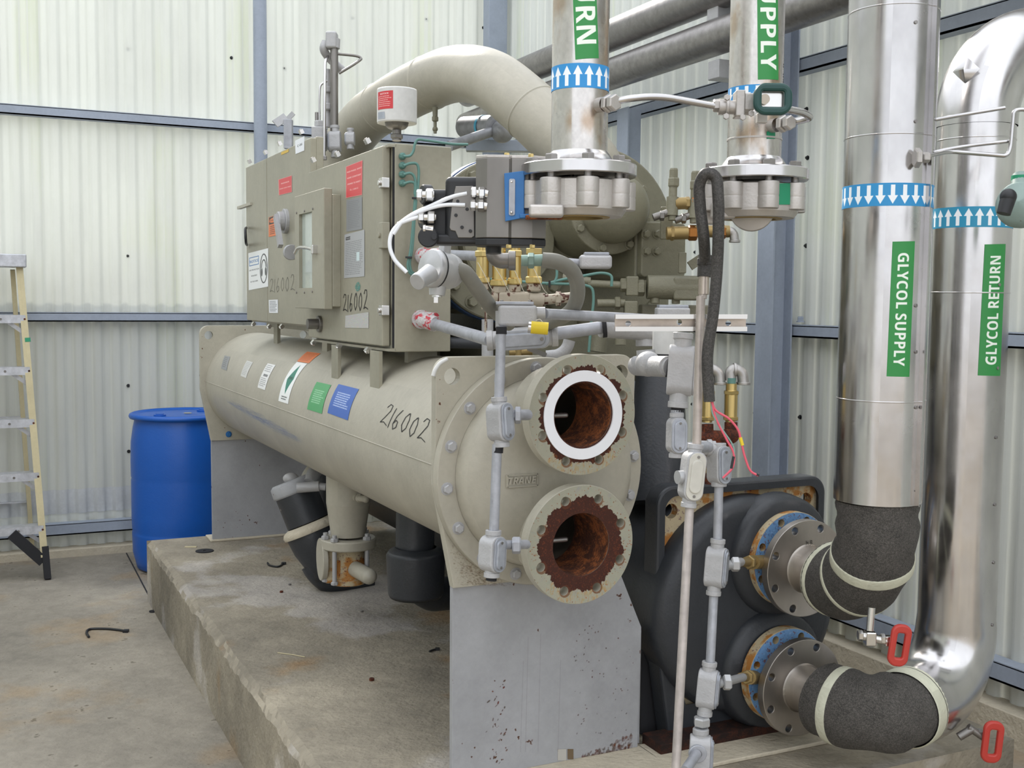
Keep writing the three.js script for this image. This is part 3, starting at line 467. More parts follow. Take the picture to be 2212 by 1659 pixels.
// strainer and drain assembly under the condenser
{
  const ax = onX(752, 1060, CXW), z = ax.z, d = depthOf(V(CXW, 0.8, z)), k = mpp(d), Y = (py) => onX(752, py, CXW).y, t = thing('strainer', 'beige flanged strainer with rust stains hanging under the tank', 'strainer', V(CXW, Y(1262), z));
  const O = (y) => V(CXW, y, z);
  part(t, 'reducer', lathe(O(0), UP, sharp([[37 * k, Y(1156)], [39 * k, Y(1140)], [46 * k, Y(1092)], [47 * k, Y(1086)], [47 * k, Y(1000)]]), 40), M.beige);
  part(t, 'flange', disc(O(Y(1181)), UP, 60 * k, (Y(1156) - Y(1181)) * 0.82, 44), M.beige);
  part(t, 'body', [cyl(O(Y(1252)), O(Y(1180)), 37 * k, 33 * k, 32), disc(O(Y(1258)), UP, 40 * k, 14 * k, 32), boxAt(V(CXW, Y(1215), z).addScaledVector(RIGHT, -24 * k), 50 * k, 84 * k, 52 * k, 8 * k)], M.rustPaint, { label: 'rust-stained strainer body' });
  part(t, 'end_plate', disc(V(CXW, Y(1208), z).addScaledVector(RIGHT, -50 * k), RIGHT.clone().negate().addScaledVector(TOCAM, 0.35).normalize(), 46 * k, 12 * k, 36), M.beige);
  for (const [dx, dz] of [[-46, 20], [-22, 48], [44, 26], [30, -46], [-40, -34]]) { const p = O(0).addScaledVector(RIGHT, dx * k).addScaledVector(TOCAM, dz * k); part(t, 'stud', [cyl(V(p.x, Y(1248), p.z), V(p.x, Y(1147), p.z), 5 * k, 5 * k, 12), nut(V(p.x, Y(1161), p.z), UP, 9 * k, 8 * k), nut(V(p.x, Y(1252), p.z), UP, 8 * k, 7 * k)], M.castAlu); }
  const q = O(Y(1222)).addScaledVector(TOCAM, 26 * k).addScaledVector(RIGHT, 18 * k), q2 = at(797, 1245, d - 0.10);
  part(t, 'blow_off_cap', [cyl(q, q2, 17 * k, 17 * k, 20), ball(q2, 17 * k)], M.beige);
  const v1 = at(772, 1076, d - 0.09), v2 = at(790, 1078, d - 0.11);
  part(t, 'purge_valve', [cyl(at(755, 1066, d), v1, 9 * k, 8 * k, 14), nut(v1, RIGHT, 10 * k, 8 * k), cyl(v1, v2, 7 * k, 7 * k, 14), ball(v2, 8 * k)], M.beige);
}
// insulated refrigerant lines below the shell
{
  const d = 4.95, k = mpp(d), t = thing('filter_drier', 'tilted black insulated canister with pale cap beside the strainer', 'filter', at(660, 1215, d));
  const a = at(634, 1050, d), b = at(668, 1135, d), ax = b.clone().sub(a).normalize();
  part(t, 'canister', lathe(a, ax, sharp([[0, 0], [46 * k, 0], [46 * k, 0.17], [0, 0.17]]), 36), M.rubber);
  part(t, 'cap', lathe(a.clone().addScaledVector(ax, -14 * k), ax, [[0, 0], [42 * k, 0], [49 * k, 6 * k], [50 * k, 26 * k], [46 * k, 30 * k]], 36), M.support);
  part(t, 'collar', lathe(b.clone().addScaledVector(ax, -6 * k), ax, [[46 * k, 0], [58 * k, 6 * k], [62 * k, 14 * k], [60 * k, 20 * k]], 36), M.curb);
  part(t, 'insulated_elbow', [lathe(b, ax, [[50 * k, 0], [56 * k, 0.02], [52 * k, 0.10], [42 * k, 0.17], [36 * k, 0.24], [0, 0.25]], 32), ...pipe([at(683, 1215, d), at(700, 1250, d), at(790, 1262, d + 0.15)], 34 * k, 0.1, 24)], M.rubber);
  part(t, 'beige_elbow', pipe([at(664, 1042, d + 0.05), at(672, 1010, d + 0.05), at(720, 996, d + 0.1)], 17 * k, 0.06, 20), M.beige);
  part(t, 'cap_ball', [ball(at(628, 1033, d - 0.05), 13 * k, 1.3, 0.9, 1)], M.castAlu);
  part(t, 'charging_valve', [cyl(at(642, 1054, d - 0.12), at(690, 1050, d - 0.12), 11 * k, 11 * k, 16), cyl(at(688, 1050, d - 0.12), at(704, 1052, d - 0.12), 8 * k, 8 * k, 14), cyl(at(680, 1020, d), at(668, 1046, d - 0.06), 16 * k, 16 * k, 16)], M.castAlu);
  part(t, 'foam_line', cyl(at(702, 950, 5.35), at(708, 1170, 5.35), 0.07, 0.07, 20), M.rubber);
  part(t, 'screw', cyl(at(606, 1102, d - 0.05), at(622, 1096, d - 0.02), 2.5 * k, 2.5 * k, 8), M.zinc);
  const d2 = 4.1, k2 = mpp(d2), t2 = thing('insulated_riser', 'thick black foam-covered vertical pipe under the tank', 'pipe', at(896, 1320, d2));
  part(t2, 'foam_riser', cyl(at(900, 1060, d2), at(896, 1190, d2), 44 * k2, 42 * k2, 12), M.rubber);
  part(t2, 'foam_joint', lathe(at(898, 1288, d2), UP, [[0, 0], [56 * k2, 0], [60 * k2, 8 * k2], [64 * k2, 92 * k2], [58 * k2, 101 * k2], [44 * k2, 108 * k2]], 36), M.rubber);
  part(t2, 'foam_elbow', pipe([at(905, 1262, d2 + 0.1), at(925, 1285, d2 + 0.12), at(1040, 1275, d2 + 0.5)], 38 * k2, 0.1, 24), M.rubber);
}
// ================================================================ evaporator
M.rustDark = S({ color: '#6a5a50', roughness: 0.9, map: tRust });
{
  const ex = 2.045, ey = 0.71, t = thing('evaporator', 'black foam-insulated evaporator drum low beside the grey leg', 'tank', V(ex, PAD, -4.2)), R = 0.30;
  part(t, 'insulated_shell', lathe(V(ex, ey, -5.9), FRONT, [[R, 0], [R, 3.2]], 56), M.rubber);
  const s = sheetShape(0.29, 1.055, PAD + 0.02, 0.05); for (const k of [-1, 1]) s.holes.push(hole(k * 0.245, 1.0, 0.024));
  part(t, 'tube_sheet', extrude(s, 0.03, 0.002, new THREE.Matrix4().makeTranslation(ex, 0, -2.72)), M.rustPaint, { label: 'rust-stained steel end plate' });
  const rim = sheetShape(0.305, 1.075, PAD + 0.02, 0.055), inner = new THREE.Path(); const h = 0.286; inner.moveTo(-0.2, PAD + 0.1); inner.lineTo(-h, 0.72); inner.lineTo(-h, 1.0); inner.absarc(-h + 0.05, 1.005, 0.05, Math.PI, Math.PI / 2, true); inner.lineTo(h - 0.05, 1.055); inner.absarc(h - 0.05, 1.005, 0.05, Math.PI / 2, 0, true); inner.lineTo(h, 0.72); inner.lineTo(0.2, PAD + 0.1); inner.closePath(); rim.holes.push(inner);
  part(t, 'foam_rim', extrude(rim, 0.07, 0.008, new THREE.Matrix4().makeTranslation(ex, 0, -2.74)), M.rubber);
  part(t, 'foam_box', lathe(V(ex, ey, -2.70), FRONT, [[0.325, -0.05], [0.326, 0.02], [0.322, 0.05], [0.308, 0.072], [0.28, 0.085], [0.2, 0.09], [0, 0.092]], 64), M.rubber);
  part(t, 'foot_rail', box(ex, PAD + 0.02, -2.64, 0.66, 0.04, 0.1, 0.004), M.rustDark);
  part(t, 'support', box(ex, 0.5, -2.76, 0.6, 0.34, 0.03), M.blackMatt);
  const NP = [onZ(1713, 1209, -2.553), onZ(1701, 1460, -2.535)];
  NP.forEach((p, i) => {
    const F2 = 0.0; const nz = part(t, 'nozzle', [lathe(V(p.x, p.y, p.z - 0.1), FRONT, [[0.085, 0.0], [0.085, 0.07]], 40), flangeRing(V(p.x, p.y, p.z - 0.0345), FRONT, 0.1395, 0.034, 0.1205, 0.0115, 0.06)], M.rustPaint, { label: 'flange painted blue over rust' });
    part(nz, 'flange_face', facePlate(V(p.x, p.y, p.z), 0.138, 0.1205, 0.0115, 0.06), S({ roughness: 0.7, map: canvasTex(512, 512, (c) => { const r = rng(60 + i); c.fillStyle = '#6d97c4'; c.fillRect(0, 0, 512, 512); for (let n = 0; n < 700; n++) { const a = r() * 7, q = 256 * (0.6 + r() * 0.4), z = r(); c.fillStyle = z < 0.4 ? `rgba(140,175,215,0.5)` : z < 0.7 ? 'rgba(60,90,140,0.35)' : `rgba(${110 + r() * 30},62,50,0.6)`; c.beginPath(); c.ellipse(256 + Math.cos(a) * q, 256 + Math.sin(a) * q, 2 + r() * 10, 1 + r() * 4, r() * 3, 0, 7); c.fill(); } c.strokeStyle = 'rgba(30,40,70,0.7)'; c.lineWidth = 2; for (let n = 0; n < 30; n++) { const a = r() * 7, q = 256 * (0.7 + r() * 0.2), x = 256 + Math.cos(a) * q, y = 256 + Math.sin(a) * q; c.beginPath(); c.arc(x, y, 4 + r() * 6, r() * 6, r() * 6 + 3); c.stroke(); } }) }), { keepUV: true, label: 'scratched blue flange face' });
    part(nz, 'foam_cuff', lathe(V(p.x, p.y, -2.66), FRONT, [[0.185, 0.01], [0.18, 0.055], [0.165, 0.08], [0.12, 0.085]], 36), M.rubber);
    const vs = [at(i ? 1600 : 1598, i ? 1463 : 1215, 3.08), V(p.x - 0.09, p.y, -2.56)];
    part(nz, 'probe_fitting', [cyl(vs[0], vs[1], 0.012, 0.012, 14), nut(vs[0].clone().lerp(vs[1], 0.3), vs[1].clone().sub(vs[0]).normalize(), 0.02, 0.016), cyl(vs[0].clone().lerp(vs[1], 0.5), vs[1], 0.02, 0.02, 16)], M.brassDull);
  });
  // tall foam riser seen between condenser and wall
  part(t, 'foam_riser', [cyl(at(1425, 800, 3.6), at(1420, 1090, 3.5), 0.075, 0.10, 28)], M.rubber);
}

// raised cast lettering on the condenser water box
const FONT = await new FontLoader().loadAsync('fonts/droid/droid_sans_bold.typeface.json');
function letters(str, size, depth, m) { const g = new TextGeometry(str, { font: FONT, size, depth, curveSegments: 4, bevelEnabled: false }); g.computeBoundingBox(); const b = g.boundingBox; return g.translate(-(b.min.x + b.max.x) / 2, -(b.min.y + b.max.y) / 2, 0).applyMatrix4(m); }
{
  const wb = scene.getObjectByName('condenser').getObjectByName('water_box');
  part(wb, 'cast_lettering', letters('TRANE', 0.018, 0.006, mtx(EAST, UP, FRONT, onZ(1126, 1037, -2.529)).multiply(new THREE.Matrix4().makeShear(0, 0, 0.2, 0, 0, 0))), M.beige);
}
// ================================================================ control and starter cabinets
const DOOR_X = 1.145, CZ = -3.295;
const clampGeo = (p, n, up) => { const f = frame(up, n); return [new THREE.BoxGeometry(0.014, 0.024, 0.016).applyMatrix4(mtx(...f, p.clone().addScaledVector(n, 0.008))), disc(p.clone().addScaledVector(n, 0.014), n, 0.006, 0.005, 10)]; };
{
  const zL = -4.17, y0 = 1.437, y1 = 2.075, xr = 1.362, t = thing('control_cabinet', 'tan control cabinet with a small framed display window and chrome latches', 'cabinet', V(1.25, y0, -3.7));
  part(t, 'body', [box((DOOR_X + 0.028 + xr) / 2, (y0 + y1) / 2, (zL + CZ) / 2, xr - DOOR_X - 0.028, y1 - y0, CZ - zL, 0.004)], M.cabinet);
  const yd0 = onX(818, 747, DOOR_X).y, yd1 = onX(820, 317, DOOR_X).y;
  const door = part(t, 'door', [box(DOOR_X + 0.012, (yd0 + yd1) / 2, (zL + CZ - 0.028) / 2, 0.026, yd1 - yd0, CZ - zL - 0.03, 0.004)], M.cabinet);
  const lip = (x0, y, x1, yb) => box(DOOR_X + 0.03, 0, 0, 0, 0, 0);
  pieces(t, 'drip_lip', [box(DOOR_X + 0.022, y1 - 0.008, (zL + CZ) / 2, 0.022, 0.008, CZ - zL), box(DOOR_X + 0.022, y0 + 0.006, (zL + CZ) / 2, 0.022, 0.008, CZ - zL)], M.cabinet);
  // clamps along top, bottom and front edge
  for (const [px, py] of [[679, 346], [731, 334], [796, 306]]) part(t, 'door_clamp', clampGeo(onX(px, py + 4, DOOR_X), V(-0.5, 0.85, 0).normalize(), FRONT), M.chrome);
  for (const [px, py] of [[680, 738], [735, 745], [797, 754]]) part(t, 'door_clamp', clampGeo(onX(px, py - 2, DOOR_X), V(-0.6, -0.8, 0).normalize(), FRONT), M.chrome);
  for (const [py, m] of [[398, M.chrome], [510, M.cabinet], [670, M.chrome]]) { const p = onX(817, py, DOOR_X); part(door, 'latch', [box(DOOR_X + 0.004, p.y, CZ - 0.024, 0.026, m === M.cabinet ? 0.08 : 0.032, 0.034, 0.003), disc(V(DOOR_X - 0.009, p.y, CZ - 0.028), LEFTW, 0.008, 0.006, 12)], m); }
  // flat-bar feet on the shell
  for (const [px, py, w] of [[724, 818, 22], [810, 845, 28]]) { const b = onX(px, py, DOOR_X), a = V(DOOR_X + 0.005, y0, b.z); part(t, 'foot_bar', box(DOOR_X + 0.004, (a.y + b.y) / 2, b.z, 0.012, a.y - b.y, w * mpp(depthOf(b)) * 2.2, 0.001), M.cabinet); }
  part(t, 'rear_foot', box(1.30, 1.41, CZ - 0.10, 0.1, 0.07, 0.03), M.cabinet);
  // display box on the door: deep hood with window and swing handle
  const bx = DOOR_X - 0.06, A = onX(636, 425, bx), B = onX(700, 668, bx); // hood front
  const hood = part(door, 'display_hood', [boxAB(V(bx + 0.03, onX(690, 662, DOOR_X - 0.05).y, A.z + 0.02), V(DOOR_X, onX(700, 420, DOOR_X - 0.05).y, B.z - 0.0), 0.003)], M.cabinet);
  const hd = part(door, 'display_door', cut(boxAB(V(bx, B.y, A.z), V(bx + 0.03, A.y, B.z), 0.003), boxAB(V(bx - 0.05, onX(660, 622, bx).y, onX(646, 550, bx).z), V(bx + 0.1, onX(660, 460, bx).y, onX(674, 550, bx).z))), M.cabinet);
  part(hd, 'window', boxAB(V(bx + 0.012, onX(660, 628, bx).y, onX(643, 550, bx).z), V(bx + 0.018, onX(660, 455, bx).y, onX(677, 550, bx).z)), M.glass, { label: 'clouded glass pane' });
  for (const [px, py] of [[641, 460], [658, 456], [676, 451], [641, 632], [658, 632], [675, 630]]) part(hd, 'rivet', disc(onX(px, py, bx), LEFTW, 0.004, 0.003, 10), M.zinc);
  const h0 = onX(677, 539, bx - 0.012), h1 = onX(643, 537, bx - 0.03), h2 = onX(637, 547, bx - 0.035);
  part(hd, 'swing_handle', [...tube([h0, onX(660, 535, bx - 0.022), h1, h2], 0.006, 10), boxAt(h0.clone().add(V(0.004, 0, 0)), 0.02, 0.032, 0.022, 0.003, FRONT, UP, LEFTW)], M.chrome);
  part(hd, 'lock_boss', [disc(onX(630, 545, bx + 0.03), V(0, 0, -1), 0.03, 0.02, 24)], M.castAlu);
  // push button
  const pb = onX(693, 700, DOOR_X); part(door, 'push_button', [disc(pb, LEFTW, 0.03, 0.012, 24), cyl(pb.clone().add(V(-0.01, 0, 0)), pb.clone().add(V(-0.05, 0, 0)), 0.019, 0.019, 20)], M.darkSteel, { label: 'black push button' });
  const D = surfX(DOOR_X - 0.001);
  const stick = (tex, c, label, m) => part(door, 'plate', patch(D, c, 2, 2, 0.0012), m ?? printed(tex, 0.4), { keepUV: true, label });
  const notice = (rows, w = 160, h = 336, fs = 19) => textTex(w, h, '#d8474c', (c) => { c.strokeStyle = '#e8a3a0'; c.lineWidth = 4; c.strokeRect(2, 2, w - 4, h - 4); lines(c, rows, w / 2, h * 0.2, h * 0.19, `bold ${fs}px sans-serif`, '#f2c7c2'); });
  stick(notice(['THIS PANEL MUST', 'HAVE CONSTANT', 'PURGE TO MEET', 'CL. I DIV 2'], 200, 336, 21), [[748, 360], [784, 346], [783, 421], [748, 428]], 'red purge warning plate');
  stick(textTex(96, 192, '#8b8d90', (c) => scribbleRows(c, 10, 86, 14, 180, 16, '#797b7e', 0.4, 33)), [[749, 432], [783, 425], [783, 495], [749, 501]], 'grey instruction plate');
  stick(textTex(192, 288, '#aeb0b2', (c) => { c.fillStyle = '#2c2d30'; c.fillRect(14, 20, 44, 20); c.fillStyle = '#b4b6b8'; c.font = 'bold 14px sans-serif'; c.fillText('TRANE', 16, 35); scribbleRows(c, 12, 180, 56, 275, 19, '#7d7f82', 0.35, 12); c.fillStyle = '#cfe0e2'; c.fillRect(118, 130, 28, 56); }), [[745, 507], [788, 496], [788, 597], [744, 601]], 'engraved metal rating plate');
  stick(textTex(128, 96, '#b9b8b4', (c) => { const r = rng(8); for (let i = 0; i < 500; i++) { c.fillStyle = `rgba(${150 + r() * 80},${150 + r() * 80},${150 + r() * 80},0.4)`; c.fillRect(r() * 128, r() * 96, r() * 12, r() * 3); } }), [[747, 682], [797, 674], [797, 709], [746, 708]], 'scratched blank metal plate');
  part(door, 'marker_number', patch(D, [[740, 632], [800, 620], [799, 674], [740, 676]], 2, 2, 0.001), inked(numberTex(8)), { keepUV: true, label: 'hand-written number 216002' });
  part(door, 'teal_spot', patch(D, [[764, 606], [782, 603], [780, 634], [764, 634]], 2, 2, 0.001), inked(canvasTex(64, 96, (c) => { const r = rng(3); for (let i = 0; i < 300; i++) { const a = r() * 7, q = Math.sqrt(r()) * 26; c.fillStyle = `rgba(80,150,140,${0.1 + r() * 0.25})`; c.fillRect(32 + Math.cos(a) * q * 0.8, 46 + Math.sin(a) * q * 1.2, 5, 5); } })), { keepUV: true });
  // side face: tube stubs, conduit entries
  for (const py of [338, 358, 377, 396]) part(t, 'tube_fitting', [disc(onZ(868, py, CZ), FRONT, 0.011, 0.01, 14), nut(onZ(868, py, CZ + 0.008), FRONT, 0.009, 0.014)], M.teal);
  const D2 = (px, py, r) => part(t, 'conduit_hub', [disc(onZ(px, py, CZ), FRONT, r * 1.15, 0.012, 24), cyl(onZ(px, py, CZ), onZ(px, py, CZ).add(V(0.03, -0.002, 0.05)), r, r * 0.92, 24)], M.sealant, { label: 'hub smeared with red sealant' });
  D2(908, 690, 0.026); D2(912, 553, 0.023);
  // door hinge line
  part(t, 'hinge', [box(DOOR_X + 0.03, (y0 + y1) / 2, CZ - 0.004, 0.012, (y1 - y0) * 0.96, 0.006)], M.blackMatt);
}
{
  const zL = -5.28, zR = -4.17, y0 = 1.49, y1 = 2.205, X = DOOR_X + 0.012, xr = 1.42, t = thing('starter_cabinet', 'tall tan starter cabinet with rotary switch and safety signs', 'cabinet', V(1.28, y0, -4.7));
  part(t, 'body', [box((X + 0.02 + 1.205) / 2, (y0 + y1) / 2, (zL + zR) / 2, 1.205 - X - 0.02, y1 - y0, zR - zL - 0.004, 0.004), box((1.2 + xr) / 2, (y0 + 2.06) / 2, (zL + zR) / 2, xr - 1.2, 2.06 - y0, zR - zL - 0.004, 0.004)], M.cabinet);
  const zs = onX(578, 500, X).z;
  const d1 = part(t, 'door', box(X + 0.01, (y0 + y1) / 2, (zL + zs - 0.006) / 2, 0.024, y1 - y0 - 0.012, zs - zL - 0.006, 0.004), M.cabinet);
  const d2 = part(t, 'door', box(X + 0.01, (y0 + y1) / 2, (zs + zR) / 2, 0.024, y1 - y0 - 0.012, zR - zs - 0.004, 0.004), M.cabinet);
  for (const [px, py] of [[541, 350], [576, 330], [606, 311], [653, 286]]) part(t, 'door_clamp', clampGeo(onX(px, py + 3, X), V(-0.5, 0.85, 0).normalize(), FRONT), M.chrome);
  for (const [px, py] of [[550, 699], [584, 704], [611, 704]]) part(t, 'door_clamp', clampGeo(onX(px, py - 2, X), V(-0.6, -0.8, 0).normalize(), FRONT), M.chrome);
  part(t, 'bottom_rail', box(X + 0.1, y0 - 0.012, (zL + zR) / 2, 0.02, 0.024, zR - zL), M.cabinet);
  for (const z of [zL + 0.2, zR - 0.12]) part(t, 'foot_bar', box(X + 0.09, y0 - 0.05, z, 0.014, 0.12, 0.07), M.cabinet);
  const D = surfX(X - 0.002), st = (nm, par, tex, c, label) => part(par, nm, patch(D, c, 2, 2, 0.0012), printed(tex), { keepUV: true, label });
  st('warning_plate', d2, textTex(160, 224, '#d8474c', (c) => { c.strokeStyle = '#e8a3a0'; c.lineWidth = 4; c.strokeRect(2, 2, 156, 220); lines(c, ['DANGER'], 80, 70, 0, 'bold 24px sans-serif', '#f2c7c2'); lines(c, ['HIGH VOLTAGE'], 80, 140, 0, 'bold 19px sans-serif', '#f2c7c2'); }), [[602, 388], [631, 379], [631, 415], [603, 422]], 'red danger high voltage plate');
  st('number_card', d2, textTex(160, 192, '#f0f3f8', (c) => lines(c, ['C-06'], 80, 92, 0, 'bold 44px sans-serif', '#2e3138')), [[638, 304], [658, 294], [658, 325], [639, 333]], 'white card reading C-06');
  st('warning_sticker', d2, textTex(160, 384, '#e07a45', (c) => { c.fillStyle = '#2e2622'; c.fillRect(8, 8, 144, 140); c.fillStyle = '#e07a45'; c.beginPath(); c.ellipse(80, 78, 68, 46, 0, 0, 7); c.fill(); lines(c, ['WARNING'], 80, 78, 0, 'bold 26px sans-serif', '#2e2622'); scribbleRows(c, 24, 136, 180, 360, 5, '#6a3a25', 0.5, 44); }), [[581, 470], [600, 463], [600, 508], [581, 512]], 'orange and black warning sticker');
  st('safety_sign', d1, textTex(320, 400, '#eef0f0', (c) => {
    c.fillStyle = '#2b6cae'; c.fillRect(14, 52, 160, 92); c.fillStyle = '#eef0f0'; c.fillRect(22, 60, 144, 76); lines(c, ['NOTICE'], 94, 99, 0, 'bold 40px sans-serif', '#2b6cae');
    lines(c, ['EAR PROTECTION', 'REQUIRED', 'IN THIS AREA'], 94, 190, 62, 'bold 20px sans-serif', '#2c2e32');
    c.strokeStyle = '#2c2e32'; c.lineWidth = 12; c.beginPath(); c.ellipse(250, 200, 54, 150, 0, 0, 7); c.stroke(); c.beginPath(); c.ellipse(250, 190, 34, 80, 0, Math.PI, 0); c.stroke(); c.fillStyle = '#2c2e32'; c.beginPath(); c.ellipse(220, 235, 12, 45, 0, 0, 7); c.ellipse(280, 235, 12, 45, 0, 0, 7); c.fill();
  }), [[537, 547], [580, 536], [580, 619], [538, 627]], 'white and blue ear protection sign');
  st('sticker', d2, textTex(128, 160, '#e8eaee', (c) => scribbleRows(c, 12, 116, 16, 150, 7, '#6b6e74', 0.45, 71)), [[581, 648], [601, 647], [601, 676], [582, 676]], 'small white printed sticker');
  st('sticker', d2, textTex(64, 32, '#d8b443', () => 0), [[608, 329], [624, 322], [624, 328], [608, 335]], 'yellow tape scrap');
  part(d2, 'marker_number', patch(D, [[582, 600], [642, 588], [642, 632], [582, 634]], 2, 2, 0.001), inked(numberTex(6, 0.55)), { keepUV: true, label: 'faint hand-written number 216002' });
  // rotary disconnect
  const c0 = onX(620, 478, X); part(d2, 'rotary_switch', [disc(c0, LEFTW, 0.05, 0.016, 28), disc(c0.clone().add(V(-0.014, 0, 0)), LEFTW, 0.038, 0.026, 28), bar(c0.clone().add(V(-0.045, 0.02, 0)), onX(606, 532, X - 0.045), 0.026, 0.018, LEFTW)], M.castAlu, { label: 'round switch with a hanging lever' });
  // small flag and hook on the far edge
  part(t, 'tag_plate', [boxAB(onX(512, 452, X - 0.01), onX(545, 437, X + 0.0).add(V(0.008, 0, 0)))], M.beigeChip);
  part(t, 'pull_handle', tube([onX(532, 492, X - 0.01), onX(530, 500, X - 0.05), onX(531, 520, X - 0.05), onX(533, 529, X - 0.01)], 0.006, 8), M.black);
}
// mast of conduits on the starter cabinet roof
{
  const d = 4.55, k = mpp(d), t = thing('conduit_mast', 'grey conduit riser with weatherhead and tubing on the starter cabinet roof', 'conduit', at(712, 345, d));
  part(t, 'riser', cyl(at(722, 320, d), at(722, 100, d), 8.5 * k, 8.5 * k, 20), M.darkSteel);
  const body = conduitBody(t, at(725, 340, d), at(723, 272, d), 9 * k, RIGHT.clone().negate(), { mat: M.castAlu, w: 26 * k, dep: 24 * k });
  conduitBody(t, at(757, 322, d), at(757, 278, d), 7 * k, RIGHT.clone().negate(), { w: 20 * k, dep: 18 * k });
  part(t, 'weatherhead', [boxAt(at(717, 88, d), 24 * k, 36 * k, 30 * k, 5 * k), cyl(at(722, 105, d), at(722, 85, d), 12 * k, 13 * k, 16), ...tube([at(704, 90, d), at(699, 105, d), at(708, 122, d + 0.03), at(726, 140, d + 0.05), at(740, 152, d + 0.06)], 9 * k, 12)], M.castAlu);
  part(t, 'bracket', tube([at(726, 116, d), at(774, 122, d + 0.02), at(780, 126, d + 0.02), at(772, 134, d), at(733, 158, d - 0.02)], 3 * k, 10), M.darkSteel);
  part(t, 'steel_tube', tube([at(708, 122, d), at(703, 132, d - 0.02), at(702, 160, d - 0.03), at(700, 344, d - 0.05)], 3.2 * k, 10), M.stainless);
  part(t, 'steel_tube', tube([at(706, 175, d), at(693, 184, d), at(690, 205, d), at(690, 268, d)], 2.6 * k, 10), M.stainless);
  part(t, 'seal_fitting', [cyl(at(708, 275, d + 0.03), at(708, 150, d + 0.03), 6 * k, 6 * k, 14), nut(at(710, 238, d + 0.02), UP, 11 * k, 14 * k), nut(at(710, 200, d + 0.02), UP, 10 * k, 12 * k), nut(at(690, 275, d), UP, 11 * k, 14 * k), boxAt(at(690, 300, d), 30 * k, 50 * k, 30 * k, 3 * k)], M.castAlu);
  pieces(t, 'fitting', [nut(at(700, 346, d - 0.05), UP, 6 * k, 9 * k), cyl(at(684, 268, d), at(684, 243, d), 4 * k, 4 * k, 10)], M.zinc);
}
{ // strut offcut standing behind the starter cabinet
  const d = 5.15, k = mpp(d), t = thing('roof_bracket', 'pale steel bracket with angled flap on the cabinet roof', 'bracket', at(622, 312, d));
  part(t, 'upright', boxAt(at(623, 290, d), 18 * k, 62 * k, 16 * k, 1 * k), M.galv);
  pieces(t, 'flap', [bar(at(594, 268, d - 0.03), at(618, 252, d), 18 * k, 3 * k, TOCAM), bar(at(617, 262, d), at(634, 244, d), 10 * k, 3 * k, TOCAM)], M.castAlu);
}
{ // rupture / pressure can on the control cabinet roof
  const p = V(1.25, 2.075, -3.5), d = depthOf(p), q = at(857, 300, d), k = mpp(d), t = thing('vent_can', 'white cylindrical vent can with a red notice on the control cabinet', 'canister', at(857, 302, d));
  part(t, 'stem', [cyl(at(857, 304, d), at(857, 276, d), 10 * k, 10 * k, 18), nut(at(857, 300, d), UP, 14 * k, 10 * k), lathe(at(857, 281, d), UP, [[10 * k, 0], [19 * k, 3 * k], [24 * k, 8 * k], [26 * k, 16 * k]], 28)], M.darkSteel);
  const c0 = at(857.5, 268, d), top = at(857.5, 192, d);
  part(t, 'can', lathe(c0, UP, [[0, 3 * k], [36 * k, 3 * k], [39 * k, 0], [42.5 * k, 1 * k], [43 * k, 4 * k], [43 * k, 70 * k], [42 * k, 73 * k], [0, 75 * k]], 40), M.whitePaint);
  part(t, 'notice', patch(surfTube(c0, 'y', 43 * k), [[817, 200], [849, 195], [849, 234], [817, 238]], 8, 4, 0.0008), printed(textTex(200, 240, '#c93a40', (c) => { lines(c, ['NOTICE'], 100, 34, 0, 'bold 30px sans-serif', '#f0d0cc'); scribbleRows(c, 16, 184, 64, 220, 6, '#e8b0ac', 0.4, 6); })), { keepUV: true, label: 'red notice sticker' });
  part(t, 'foil', patch(surfTube(c0, 'y', 43 * k), [[817, 243], [831, 241], [832, 256], [817, 258]], 4, 4, 0.0008), printed(textTex(64, 64, '#a5abb4', (c) => scribbleRows(c, 5, 58, 5, 58, 5, '#8b919b'))), { keepUV: true, label: 'small grey foil tag' });
  part(t, 'tip', cyl(top, at(857.5, 187, d), 2.5 * k, 1.5 * k, 10), M.whitePaint);
}
